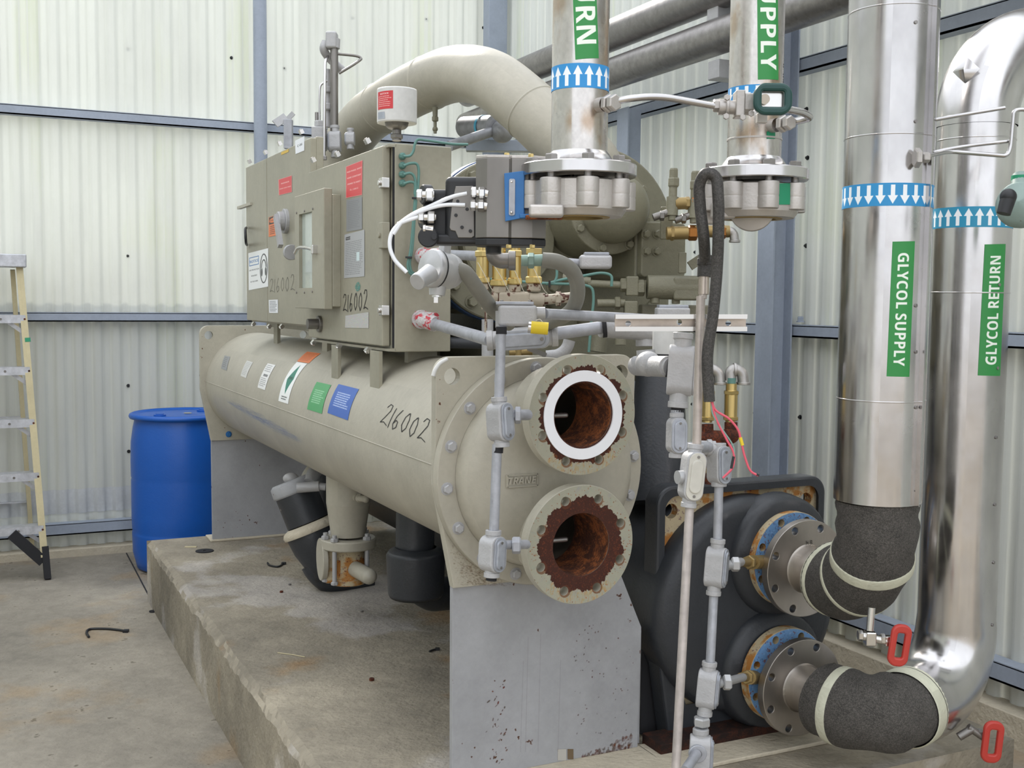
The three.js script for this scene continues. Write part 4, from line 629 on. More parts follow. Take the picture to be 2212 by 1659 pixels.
// ================================================================ compressor
{
  const t = thing('compressor', 'olive grey screw compressor with domed end cover and bolted flanges', 'compressor', at(1250, 700, 3.9));
  const A = at(1085, 520, 3.75), kA = mpp(3.75), RA = 176 * kA;
  part(t, 'motor_housing', lathe(A.clone().add(V(0, 0, -1.0)), FRONT, [[RA * 0.9, 0], [RA * 0.92, 0.9], [RA * 0.92, 0.96], [0, 0.965]], 56), M.olive);
  const fA = part(t, 'motor_flange', [disc(A.clone().add(V(0, 0, -0.02)), FRONT, RA * 0.985, 0.035, 64), disc(A.clone().add(V(0, 0, 0.01)), FRONT, RA * 0.62, 0.05, 48)], M.olive);
  part(t, 'flange_band', ring(A.clone().add(V(0, 0, -0.055)), FRONT, RA * 0.9, RA, 0.05, 64), M.navy, { label: 'dark blue painted flange rim' });
  for (let i = 0; i < 18; i++) { const a = i / 18 * Math.PI * 2; part(fA, 'bolt', bolt(V(A.x + Math.cos(a) * RA * 0.87, A.y + Math.sin(a) * RA * 0.87, A.z + 0.014), FRONT, 0.017, 0.02), M.olive); }
  const B = at(1297, 512, 4.0), kB = mpp(4.0), RB = 196 * kB;
  part(t, 'housing', lathe(B.clone().add(V(0, 0, -1.3)), FRONT, [[RB * 0.92, 0], [RB, 0.1], [RB, 1.26], [RB * 0.985, 1.285], [RB * 0.95, 1.295], [0, 1.3]], 64), M.olive);
  part(t, 'casing', [box(B.x + 0.02, B.y - 0.27, B.z - 0.62, RB * 1.86, 0.5, 1.2, 0.03), boxAB(at(1180, 480, 3.82), at(1250, 640, 3.9).add(V(0, 0, -0.3)), 0.01)], M.olive);
  // domed cover
  const dz = 3.66, C0 = at(1316, 452, dz), kd = mpp(dz), ax = V(-0.05, 0.02, 1).normalize();
  const cov = part(t, 'domed_cover', lathe(C0, ax, [[98 * kd, -0.25], [98 * kd, 0.0], [97 * kd, 0.006], [96 * kd, 0.012], [76 * kd, 0.014], [75 * kd, 0.02], [74 * kd, 0.05], [66 * kd, 0.09], [50 * kd, 0.118], [28 * kd, 0.135], [0, 0.14]], 56), M.olive);
  const fb = frame(ax, UP); for (let i = 0; i < 8; i++) { const a = i / 8 * Math.PI * 2 + 0.25; part(cov, 'bolt', bolt(C0.clone().addScaledVector(fb[0], Math.cos(a) * 87 * kd).addScaledVector(fb[2], Math.sin(a) * 87 * kd).addScaledVector(ax, 0.013), ax, 0.013, 0.013), M.olive); }
  // side cover plate with four bolts
  const pd = 3.68, kp = mpp(pd), pl = part(t, 'side_cover', [extrude(roundRect(112 * kp, 118 * kp, 10 * kp), 0.03, 0.004, mtx(EAST, UP, FRONT, at(1434, 540, pd).add(V(0, 0, -0.03)))), boxAt(at(1434, 540, pd).add(V(0, 0, -0.2)), 118 * kp, 124 * kp, 0.34, 0.01, EAST, UP, FRONT)], M.olive);
  const zc = at(1434, 540, pd).z; for (const [x, y] of [[1394, 506], [1418, 505], [1395, 543], [1417, 543]]) part(pl, 'bolt', bolt(onZ(x, y, zc), FRONT, 0.0125, 0.014), M.olive);
  for (const [x, y] of [[1170, 490], [1366, 512]]) part(t, 'bolt', bolt(onZ(x, y, B.z), FRONT, 0.014, 0.016), M.olive);
  // solenoid block under the cover
  const vd = 3.6, kv = mpp(vd), W = (a, b, r) => cyl(at(...a, vd), at(...b, vd), r * kv, r * kv, 18);
  part(t, 'oil_valve_block', [W([1398, 620], [1506, 622], 26), boxAt(at(1480, 624, vd), 56 * kv, 50 * kv, 50 * kv, 6 * kv), W([1415, 640], [1415, 655], 10), W([1460, 642], [1460, 656], 9), W([1424, 600], [1424, 618], 8), boxAt(at(1455, 678, vd + 0.1), 150 * kv, 40 * kv, 60 * kv, 4 * kv)], M.olive);
  part(t, 'oil_fitting', [W([1270, 612], [1345, 616], 8), nut(at(1340, 616, vd), RIGHT, 15 * kv, 14 * kv), boxAt(at(1365, 618, vd), 26 * kv, 42 * kv, 30 * kv, 3 * kv), nut(at(1376, 622, vd), RIGHT, 18 * kv, 16 * kv), W([1290, 655], [1350, 655], 9), nut(at(1328, 655, vd), RIGHT, 14 * kv, 12 * kv), boxAt(at(1362, 668, vd), 28 * kv, 36 * kv, 30 * kv, 3 * kv), W([1215, 600], [1275, 608], 9)], M.olive);
  pieces(t, 'bracket', [boxAt(at(1474, 568, 3.55), 16 * kv, 44 * kv, 10 * kv, 2 * kv), boxAt(at(1440, 482, 3.6), 26 * kv, 70 * kv, 12 * kv, 2 * kv), bar(at(1490, 575, 3.6), at(1530, 548, 3.6), 20 * kv, 8 * kv, TOCAM)], M.olive);
  // lower oil sump and dark parts between the vessels
  pieces(t, 'oil_sump', [cyl(at(1180, 770, 4.0), at(1180, 690, 4.0), 0.11, 0.11, 28), box(B.x - 0.1, 1.42, -3.9, 0.6, 0.12, 0.9, 0.02), cyl(at(1290, 760, 3.7), at(1300, 700, 3.7), 0.03, 0.03, 18), cyl(at(1340, 745, 3.5), at(1340, 690, 3.5), 12 * kv, 12 * kv, 16)], M.olive);
  part(t, 'pedestal', box(1.55, 1.40, -4.2, 0.12, 0.14, 0.4), M.olive); part(t, 'pedestal', box(2.15, 1.16, -4.2, 0.12, 0.30, 0.4), M.olive);
}
{ // hot gas pipe from the compressor back over the cabinets
  const C2 = [[735, 420, 5.15], [742, 330, 5.1], [782, 268, 4.95], [845, 222, 4.7], [912, 186, 4.5], [985, 160, 4.3], [1060, 172, 4.1], [1125, 220, 3.98], [1195, 285, 3.9], [1270, 350, 3.86], [1300, 420, 3.95]].map((p) => at(...p));
  const t = thing('discharge_pipe', 'fat beige discharge pipe arching over the cabinets to the compressor', 'pipe', C2[0]), c = new THREE.CatmullRomCurve3(C2, false, 'centripetal'), n = 80, P2 = [], T2 = [];
  for (let i = 0; i <= n; i++) { P2.push(c.getPointAt(i / n)); T2.push(c.getTangentAt(i / n)); }
  part(t, 'pipe', sweep(P2, T2, 0.106, 40), M.beige);
  for (const u of [0.29, 0.47, 0.80]) { const a = c.getPointAt(u), tg = c.getTangentAt(u); part(t, 'weld_ring', lathe(a.clone().addScaledVector(tg, -0.006), tg, [[0.105, 0], [0.1085, 0.004], [0.1085, 0.008], [0.105, 0.012]], 40), M.beigeChip); }
  const d = 4.4, k = mpp(d); part(t, 'access_valve', [cyl(at(940, 262, d), at(940, 232, d), 5 * k, 6 * k, 14), nut(at(940, 262, d), UP, 7.5 * k, 10 * k), cyl(at(940, 288, d), at(940, 262, d), 3.5 * k, 3.5 * k, 12), ball(at(940, 279, d), 6 * k)], M.olive);
}
{ // relief piping on the far side of the compressor
  const d = 4.35, k = mpp(d), t = thing('relief_header', 'weathered pipe tee with a cyan band behind the actuator', 'pipe', at(1050, 320, d));
  part(t, 'header', [...pipe([at(1004, 275, d + 0.2), at(1070, 272, d)], 24 * k, 0.05, 24), ball(at(1085, 284, d), 25 * k)], M.galv);
  part(t, 'branch', cyl(at(970, 316, d - 0.15), at(1060, 285, d), 11 * k, 11 * k, 20), M.galv);
  part(t, 'cyan_band', ring(at(1044, 273, d + 0.07), at(1070, 272, d).sub(at(1004, 275, d + 0.2)).normalize(), 24 * k, 24.6 * k, 8 * k, 28), S({ color: '#54b3d6', roughness: 0.5 }));
  part(t, 'support_beam', [boxAt(at(1100, 316, d + 0.1), 190 * k, 24 * k, 30 * k, 1 * k), boxAt(at(1085, 300, d + 0.15), 16 * k, 60 * k, 20 * k, 1 * k)], M.girt);
}

// ================================================================ stainless risers with lug valves
const arrowTex = (dir, bg = '#2f8fd0', n = 16) => canvasTex(1024, 96, (c, w, h) => { c.fillStyle = bg; c.fillRect(0, 0, w, h); c.fillStyle = '#f2f5f8'; for (let i = 0; i < n; i++) { const x = (i + 0.5) * w / n, s = dir; const Y = (v) => (s > 0 ? v : h - v); c.beginPath(); c.moveTo(x, Y(8)); const a = w / n * 0.42, b = a * 0.42; c.lineTo(x + a, Y(44)); c.lineTo(x + b, Y(44)); c.lineTo(x + b, Y(88)); c.lineTo(x - b, Y(88)); c.lineTo(x - b, Y(44)); c.lineTo(x - a, Y(44)); c.fill(); } });
const band = (o, r, y0, y1) => new THREE.CylinderGeometry(r, r, y1 - y0, 48, 1, true).translate(o.x, (y0 + y1) / 2, o.z);
const labelTex = (text, cw, h, cap, run, shift = 0) => canvasTex(128, h, (c) => { c.fillStyle = '#2f8a44'; c.fillRect(0, 0, 128, h); c.translate(64, h / 2 + shift); c.rotate(cw ? Math.PI / 2 : -Math.PI / 2); c.font = 'bold 100px sans-serif'; c.fillStyle = '#eef3ea'; c.textAlign = 'center'; c.textBaseline = 'alphabetic'; c.scale(run / c.measureText(text).width, cap / 72); c.fillText(text, 0, 36); });
const MARK = (o, R, corners, tex, nu = 14) => [patch(surfTube(o, 'y', R), corners, nu, 6, 0.0008), printed(tex, 0.4)];
const RET = V(1.113, 0, -2.02), SUP = V(1.533, 0, -2.0);
function riser(o, r, yBottom, name, label, flangeR) {
  const t = thing(name, label, 'pipe', V(o.x, yBottom, o.z));
  part(t, 'pipe', cyl(V(o.x, yBottom, o.z), V(o.x, 3.4, o.z), r, r, 56), M.pipeSteel);
  const fl = part(t, 'flange', [lathe(V(o.x, yBottom - 0.026, o.z), UP, sharp([[r * 0.9, 0], [flangeR - 0.002, 0], [flangeR, 0.002], [flangeR, 0.022], [flangeR - 0.002, 0.024], [r + 0.018, 0.024]]).concat([[r + 0.004, 0.045], [r, 0.05]]), 64)], M.stainless);
  for (let i = 0; i < 8; i++) { const a = i / 8 * Math.PI * 2 + 0.32; const p = V(o.x + Math.cos(a) * 0.095, yBottom - 0.003, o.z + Math.sin(a) * 0.095); part(fl, 'bolt', [nut(p, UP, 0.0135, 0.014), cyl(p.clone().add(V(0, -0.06, 0)), p, 0.0075, 0.0075, 12)], M.zinc); }
  return t;
}
function lugValve(o, y, name, label, cat = 'valve') {               // y: top of the body
  const t = thing(name, label, cat, V(o.x, y - 0.075, o.z));
  const body = part(t, 'body', lathe(V(o.x, y - 0.066, o.z), UP, sharp([[0.056, 0.012], [0.058, -0.006], [0.088, -0.006], [0.096, 0.006], [0.0965, 0.012], [0.0965, 0.062], [0.084, 0.066], [0.056, 0.066], [0.056, 0.012]]), 56), M.stainlessRough);
  for (let i = 0; i < 8; i++) { const a = i / 8 * Math.PI * 2 + 0.32, p = V(o.x + Math.cos(a) * 0.095, y - 0.058, o.z + Math.sin(a) * 0.095); part(body, 'lug', [lathe(p, UP, [[0, 0], [0.0205, 0], [0.0225, 0.002], [0.0225, 0.024], [0.0218, 0.026], [0.0218, 0.028], [0.0225, 0.03], [0.0225, 0.055], [0.0205, 0.057], [0, 0.057]], 24), boxAt(V(o.x + Math.cos(a) * 0.085, y - 0.034, o.z + Math.sin(a) * 0.085), 0.03, 0.046, 0.03, 0, V(Math.cos(a), 0, Math.sin(a)), UP, V(-Math.sin(a), 0, Math.cos(a)))], M.stainlessRough); }
  part(t, 'seat', ring(V(o.x, y - 0.074, o.z), UP, 0.05, 0.064, 0.01, 44), M.brassDull);
  return t;
}
const retY = at(1254, 386, 2.165).y + 0.041, supY = at(1628, 392, 2.33).y + 0.038;
{
  const r = 0.057, t = riser(RET, r, retY, 'return_riser', 'vertical stainless pipe with a green label ending in RN', 0.1165);
  part(t, 'label', ...MARK(RET, r, [[1231, -182], [1281, -184], [1293, 126], [1243, 129]], labelTex('RETURN', true, 784, 104, 640, 6)), { keepUV: true, label: 'green pipe label' });
  part(t, 'arrow_band', band(RET, r + 0.0009, at(1250, 190, 2.215).y, at(1250, 138, 2.215).y), printed(arrowTex(1)), { keepUV: true, label: 'blue band of white arrows' });
  const s0 = at(1280, 229, 2.24), s1 = at(1313, 224, 2.20), ax = s1.clone().sub(s0).normalize();
  part(t, 'tap', [lathe(s0, ax, [[0.024, -0.01], [0.019, 0.006], [0.0145, 0.012], [0.0145, 0.04]], 20), nut(s1.clone().addScaledVector(ax, -0.004), ax, 0.018, 0.012), nut(s1.clone().addScaledVector(ax, 0.012), ax, 0.0165, 0.014)], M.stainlessRough, { label: 'welded tube fitting' });
  const v = lugValve(RET, retY - 0.034, 'butterfly_valve', 'lug butterfly valve hanging open under the pipe marked RN');
  part(v, 'stem_block', boxAt(at(1180, 456, 2.2), 0.068, 0.024, 0.04, 0.006), M.stainlessRough);
  // actuator
  const d = 2.27, k = mpp(d), a = thing('valve_actuator', 'grey metal box actuator with a blue bracket beside the hanging valve', 'actuator', at(1100, 525, d)), o = (px, py, dd = 0) => at(px, py, d + dd);
  const hexS = shapeOf([[-0.085, -0.045], [-0.062, -0.062], [-0.018, -0.062], [-0.012, -0.056], [0.03, -0.056], [0.058, -0.04], [0.058, 0.05], [-0.07, 0.05], [-0.085, 0.03]]);
  const c = o(1118, 428, 0.06), h = 172 * k;
  part(a, 'body', extrude(hexS, h, 0.002, mtx(RIGHT, TOCAM.clone().negate(), UP, V(c.x, o(1118, 514).y, c.z))), M.darkSteel);
  part(a, 'end_cap', [extrude(hexS, 0.014, 0.002, mtx(RIGHT, TOCAM.clone().negate(), UP, V(c.x, o(1118, 530).y, c.z)))], M.black);
  part(a, 'top_plate', [extrude(hexS, 0.006, 0.001, mtx(RIGHT, TOCAM.clone().negate(), UP, V(c.x, o(1118, 342).y, c.z)))], M.stainlessRough);
  for (const [x, y] of [[1095, 339], [1147, 341]]) part(a, 'bolt', nut(o(x, y), UP, 0.006, 0.008), M.brass);
  for (const [x, y] of [[1099, 528], [1150, 528]]) part(a, 'bolt', nut(o(x, y), DOWN, 0.006, 0.008), M.brass);
  const bs = shapeOf([[1089, 376], [1132, 370], [1132, 470], [1092, 478]].map(([x, y]) => [(x - 1110) * k, -(y - 425) * k]));
  const br = part(a, 'bracket', [extrude(bs, 0.006, 0.001, mtx(RIGHT, UP, TOCAM, o(1110, 425, -0.012))), boxAt(o(1158, 469, 0.01), 72 * k, 9 * k, 0.06, 0.002), boxAt(o(1131, 424, 0.02), 6 * k, 100 * k, 0.06, 0.001)], M.blue, { label: 'blue painted mounting bracket' });
  part(br, 'nameplate', extrude(roundRect(13 * k, 78 * k, 4 * k), 0.0016, 0.0004, mtx(RIGHT, UP, TOCAM, o(1106, 426, -0.019))), M.galv);
  for (const y of [393, 459]) part(br, 'rivet', ball(o(1105, y, -0.021), 0.003), M.chrome);
  part(a, 'rusty_edge', boxAt(o(1175, 470, -0.02), 80 * k, 9 * k, 0.022, 0.003), M.rust, { label: 'rusted bracket edge' });
  for (const [x, y] of [[1030, 417], [1028, 444]]) { const p = o(x, y), q = o(x + 24, y + 2, 0.0); part(a, 'tube_fitting', [cyl(o(x - 12, y - 1), q, 0.0075, 0.0075, 14), nut(o(x - 12, y - 1), RIGHT, 0.0115, 0.011), nut(o(x + 4, y), RIGHT, 0.0125, 0.013), cyl(o(x + 14, y), q, 0.009, 0.009, 12)], M.chrome); }
  // positioner
  const dp = 2.31, kp = mpp(dp), p = thing('valve_positioner', 'black valve positioner box with a grey cover plate and steel fittings', 'positioner', at(980, 530, dp)), w = (px, py, dd = 0) => at(px, py, dp + dd);
  part(p, 'housing', [boxAt(w(1005, 458, 0.05), 84 * kp, 146 * kp, 0.09, 0.012), boxAt(w(945, 470, 0.06), 60 * kp, 118 * kp, 0.07, 0.01), boxAt(w(985, 519, 0.05), 130 * kp, 22 * kp, 0.08, 0.006)], M.black);
  const cs = shapeOf([[984, 403], [1022, 402], [1024, 408], [1026, 510], [1020, 514], [990, 514], [986, 505], [984, 500], [974, 498], [971, 492], [976, 440]].map(([x, y]) => [(x - 1000) * kp, -(y - 458) * kp]));
  const cp = part(p, 'cover_plate', extrude(cs, 0.006, 0.0015, mtx(RIGHT, UP, TOCAM, w(1000, 458, 0.008))), M.darkSteel);
  for (const [x, y] of [[990, 410], [989, 435], [985, 465], [1009, 452], [998, 491], [1016, 499]]) part(cp, 'screw', disc(w(x, y, 0.003), TOCAM, 0.0035, 0.003, 10), M.black);
  for (const [x, y] of [[927, 421], [925, 473]]) part(p, 'gauge', [disc(w(x + 4, y, 0.03), RIGHT.clone().negate().addScaledVector(TOCAM, 0.5).normalize(), 22 * kp, 0.02, 24)], M.black);
  for (const [x, y] of [[908, 421], [912, 470]]) part(p, 'tube_fitting', [cyl(w(x - 8, y), w(x + 30, y), 0.0075, 0.0075, 14), nut(w(x - 8, y), RIGHT, 0.0115, 0.012), nut(w(x + 12, y), RIGHT, 0.0135, 0.016)], M.chrome);
  part(p, 'plug', [cyl(w(916, 495), w(936, 497), 0.0095, 0.0095, 16), disc(w(914, 495), RIGHT, 0.0105, 0.006, 16)], M.chrome);
  part(p, 'knob', [disc(w(926, 513, 0.01), TOCAM, 0.021, 0.018, 20), disc(w(938, 512, -0.01), TOCAM, 0.006, 0.004, 10)], M.black);
  part(p, 'foot_stub', cyl(w(1066, 518, 0.03), w(1066, 548, 0.03), 0.018, 0.016, 20), M.black);
  const tb = thing('air_tubes', 'three white plastic air tubes looping from the positioner', 'tubing', at(880, 588, dp));
  part(tb, 'tube', tube([w(1008, 418), w(980, 424), w(930, 445), w(880, 470), w(848, 500), w(842, 530), w(852, 560), w(878, 588)], 0.0042, 10), M.whiteTube);
  part(tb, 'tube', tube([w(1004, 443), w(960, 443), w(910, 456), w(872, 476), w(850, 505)], 0.0042, 10), M.whiteTube);
  part(tb, 'tube', tube([w(903, 469), w(880, 476), w(860, 484)], 0.0042, 10), M.whiteTube);
}
{
  const r = 0.0575, t = riser(SUP, r, supY, 'supply_riser', 'vertical stainless pipe with a green label ending in UPPLY', 0.1165);
  part(t, 'label', ...MARK(SUP, r, [[1635, -90], [1679, -90], [1681, 173], [1637, 172]], labelTex('SUPPLY', true, 748, 94, 616, 8)), { keepUV: true, label: 'green pipe label' });
  part(t, 'arrow_band', band(SUP, r + 0.0009, at(1615, 212, 2.37).y, at(1615, 182, 2.37).y), printed(arrowTex(-1)), { keepUV: true, label: 'blue band of white arrows' });
  part(t, 'marker_note', ...[patch(surfTube(SUP, 'y', r), [[1578, 115], [1608, 113], [1608, 195], [1578, 197]], 6, 4, 0.0008), inked(canvasTex(96, 240, (c) => { c.translate(48, 120); c.rotate(-Math.PI / 2); c.font = '60px sans-serif'; c.fillStyle = 'rgba(40,40,44,0.85)'; c.textAlign = 'center'; c.textBaseline = 'middle'; c.fillText("28' 8", 0, 0); }))], { keepUV: true, label: 'hand-written pencil mark' });
  part(t, 'weld_line', ring(V(SUP.x, at(1630, 300, 2.4).y, SUP.z), UP, r, r + 0.0015, 0.004, 44), M.stainlessRough);
  const v = lugValve(SUP, supY - 0.034, 'butterfly_valve', 'lug butterfly valve with its disc half open under the pipe marked UPPLY');
  const vc = V(SUP.x, supY - 0.085, SUP.z);
  part(v, 'disc', lathe(V(vc.x, vc.y, vc.z).addScaledVector(TOCAM, -0.006), TOCAM.clone().addScaledVector(RIGHT, -0.25).normalize(), [[0, 0], [0.046, 0.002], [0.049, 0.006], [0.046, 0.01], [0, 0.014]], 44), M.stainlessRough, { label: 'round steel valve disc' });
  part(v, 'green_paint_patch', patch(surfTube(SUP, 'y', 0.0975), [[1680, 396], [1706, 396], [1706, 442], [1682, 442]], 6, 3, 0.001), M.greenPaint, { label: 'splash of green paint' });
  part(v, 'mount_lug', [boxAt(at(1562, 455, 2.4), 0.05, 0.035, 0.03, 0.006), boxAt(at(1530, 470, 2.45), 0.05, 0.03, 0.03, 0.006)], M.stainlessRough);
  // second tap
  const s0 = at(1652, 275, 2.4), s1 = at(1690, 268, 2.35), ax = s1.clone().sub(s0).normalize();
  part(t, 'tap', [lathe(s0, ax, [[0.024, -0.01], [0.019, 0.006], [0.0145, 0.012], [0.0145, 0.04]], 20), nut(s1.clone().addScaledVector(ax, -0.004), ax, 0.018, 0.014), nut(s1.clone().addScaledVector(ax, 0.014), ax, 0.0155, 0.014)], M.stainlessRough, { label: 'welded tube fitting' });
  part(t, 'green_paint_patch', patch(surfTube(SUP, 'y', r), rect(1656, 284, 1674, 300), 4, 3, 0.0009), M.greenPaint);
  // bypass tubing with a ball valve
  const b = thing('bypass_tubing', 'bent steel tube joining the two stainless risers', 'tubing', at(1450, 225, 2.25));
  part(b, 'tube', pipe([at(1332, 219, 2.19), at(1350, 214, 2.18), at(1420, 207, 2.2), at(1555, 231, 2.25)], 0.0068, 0.05, 14), M.stainless);
  part(b, 'tube', pipe([at(1690, 234, 2.27), at(1736, 243, 2.3), at(1752, 254, 2.32), at(1738, 258, 2.33), at(1700, 266, 2.35)], 0.0075, 0.012, 14), M.stainless);
  const bv = thing('ball_valve', 'small steel ball valve with a dark green oval handle', 'valve', at(1600, 250, 2.25)), w = (x, y, dd = 0) => at(x, y, 2.25 + dd);
  part(bv, 'body', [nut(w(1540, 228), RIGHT, 0.013, 0.016), cyl(w(1552, 231), w(1575, 232), 0.016, 0.016, 20), ring(w(1566, 231), RIGHT, 0.012, 0.021, 0.006, 20), boxAt(w(1596, 226), 0.018, 0.052, 0.04, 0.003), boxAt(w(1616, 222), 0.02, 0.034, 0.03, 0.003), cyl(w(1575, 232), w(1622, 234), 0.014, 0.014, 18), boxAt(w(1645, 256, 0.02), 0.02, 0.02, 0.02, 0.002)], M.stainlessRough);
  for (const [x, y] of [[1570, 211], [1596, 204], [1568, 252], [1604, 254], [1622, 246]]) part(bv, 'bolt', nut(w(x, y, -0.015), TOCAM, 0.0065, 0.006), M.stainlessRough);
  const hs = roundRect(0.076, 0.062, 0.024); hs.holes.push(roundRect(0.044, 0.03, 0.004)); const hm = mtx(RIGHT, UP, TOCAM, w(1667, 216, -0.03));
  part(bv, 'handle', extrude(hs, 0.016, 0.005, hm), M.greenDark, { label: 'dark green vinyl oval handle' });
  part(bv, 'handle_plate', [boxAt(w(1668, 214, -0.028), 0.046, 0.03, 0.003), cyl(w(1652, 214, -0.01), w(1652, 214, -0.04), 0.01, 0.01, 16)], M.chrome);
}
// ================================================================ glycol lines on the evaporator
const GS = V(2.082, 0, -2.172), GR = V(2.50, 0, -2.285);
{
  const R = 0.109, t = thing('glycol_supply_line', 'metal-jacketed vertical pipe labelled GLYCOL SUPPLY', 'pipe', V(GS.x, 0.9, GS.z)), yJ = at(1898, 1100, 2.75).y;
  part(t, 'jacket', [cyl(V(GS.x, yJ, GS.z), V(GS.x, 3.6, GS.z), R, R, 72)], M.stainless, { label: 'bright stainless jacket' });
  for (const [py] of [[20], [292], [870]]) { const y = at(1910, py, 2.75).y; part(t, 'jacket_seam', lathe(V(GS.x, y, GS.z), UP, [[R, -0.002], [R + 0.0012, -0.0015], [R + 0.0012, 0.0015], [R, 0.002]], 64), M.stainless); }
  const seamA = surfTube(GS, 'y', R).hit(1990, 700)[0], SA = V(GS.x + 0, 0, 0); const sp = surfTube(GS, 'y', R).put(seamA, 1.5, 0)[0];
  part(t, 'side_seam', [boxAt(V(sp.x, (yJ + 3.6) / 2, sp.z), 0.03, 3.6 - yJ, 0.003, 0, V(0, 0, 1), UP, V(-1, 0, 0))], M.stainless);
  for (const py of [48, 262, 660, 760, 880, 1060]) { const q = surfTube(GS, 'y', R).hit(1978, py), [pp, nn] = surfTube(GS, 'y', R).put(q[0], q[1], 0); part(t, 'rivet', disc(pp, nn, 0.0045, 0.003, 10), M.zinc); }
  part(t, 'label', ...MARK(GS, R, [[1928, 522], [1976, 521], [1964, 814], [1915, 813]], labelTex('GLYCOL SUPPLY', true, 760, 62, 640)), { keepUV: true, label: 'green GLYCOL SUPPLY label' });
  part(t, 'arrow_band', band(GS, R + 0.001, at(1910, 446, 2.75).y, at(1910, 397, 2.75).y), printed(arrowTex(-1, '#2f8fc8', 24)), { keepUV: true, label: 'blue band of white arrows' });
  // foam elbow to the upper nozzle
  const F0 = onZ(1745, 1229, -2.485), c = [V(GS.x, yJ, GS.z), V(GS.x + 0.01, F0.y, GS.z), V(F0.x, F0.y, F0.z + 0.10)];
  const fr = 0.102, curve = bentCurve(c, 0.19), P2 = [], T2 = []; for (const [k, s] of curve.curves.entries()) { const n = s.isLineCurve3 ? 6 : 16; for (let i = k ? 1 : 0; i <= n; i++) { P2.push(s.getPoint(i / n)); T2.push(s.getTangent(i / n)); } }
  const wob = (u) => fr * (1 - 0.25 * smooth(0.88, 1, u)) + 0.003 * Math.sin(u * 37) - 0.004 * Math.exp(-((u - 0.33) ** 2) * 4000);
  part(t, 'foam_elbow', [sweep(P2, T2, wob, 44), cyl(P2[0].clone().add(V(0, -0.002, 0)), P2[0], fr, fr, 40)], M.foam, { label: 'dark grey foam elbow' });
  const tapeAt = (u0, tilt, w, rr = 1.015) => { const i = Math.round(u0 * (P2.length - 1)); const ax = T2[i].clone().add(tilt).normalize(); return lathe(P2[i].clone().addScaledVector(ax, -w / 2), ax, [[fr * rr - 0.004, -0.003], [fr * rr, 0], [fr * rr, w], [fr * rr - 0.004, w + 0.003]], 44); };
  part(t, 'tape_band', tapeAt(0.38, V(0.22, 0, 0.05), 0.026, 1.045), M.tape, { label: 'cream tape band' });
  part(t, 'tape_band', tapeAt(0.56, V(0.1, 0.1, 0), 0.012, 1.03), M.tape, { label: 'narrow cream tape band' });
  part(t, 'tape_band', tapeAt(0.80, V(0.1, 0, 0), 0.018, 1.02), M.tape, { label: 'cream tape band' });
  // stainless flange
  const p = F0, fl = part(t, 'flange', [flangeRing(V(p.x, p.y, p.z - 0.03), FRONT, 0.1395, 0.026, 0.1205, 0.0112, 0.06), lathe(V(p.x, p.y, p.z - 0.005), FRONT, [[0.072, 0], [0.066, 0.006], [0.061, 0.03], [0.059, 0.13]], 44)], M.stainlessFlange, { label: 'bare stainless flange' });
  part(fl, 'marker_note', patch(surfZ(p.z - 0.004), [[1738, 1164], [1757, 1162], [1757, 1180], [1738, 1182]], 2, 2, 0.0016), inked(canvasTex(96, 64, (c) => lines(c, ['H B'], 48, 32, 0, '46px sans-serif', 'rgba(25,25,28,0.9)'))), { keepUV: true });
}
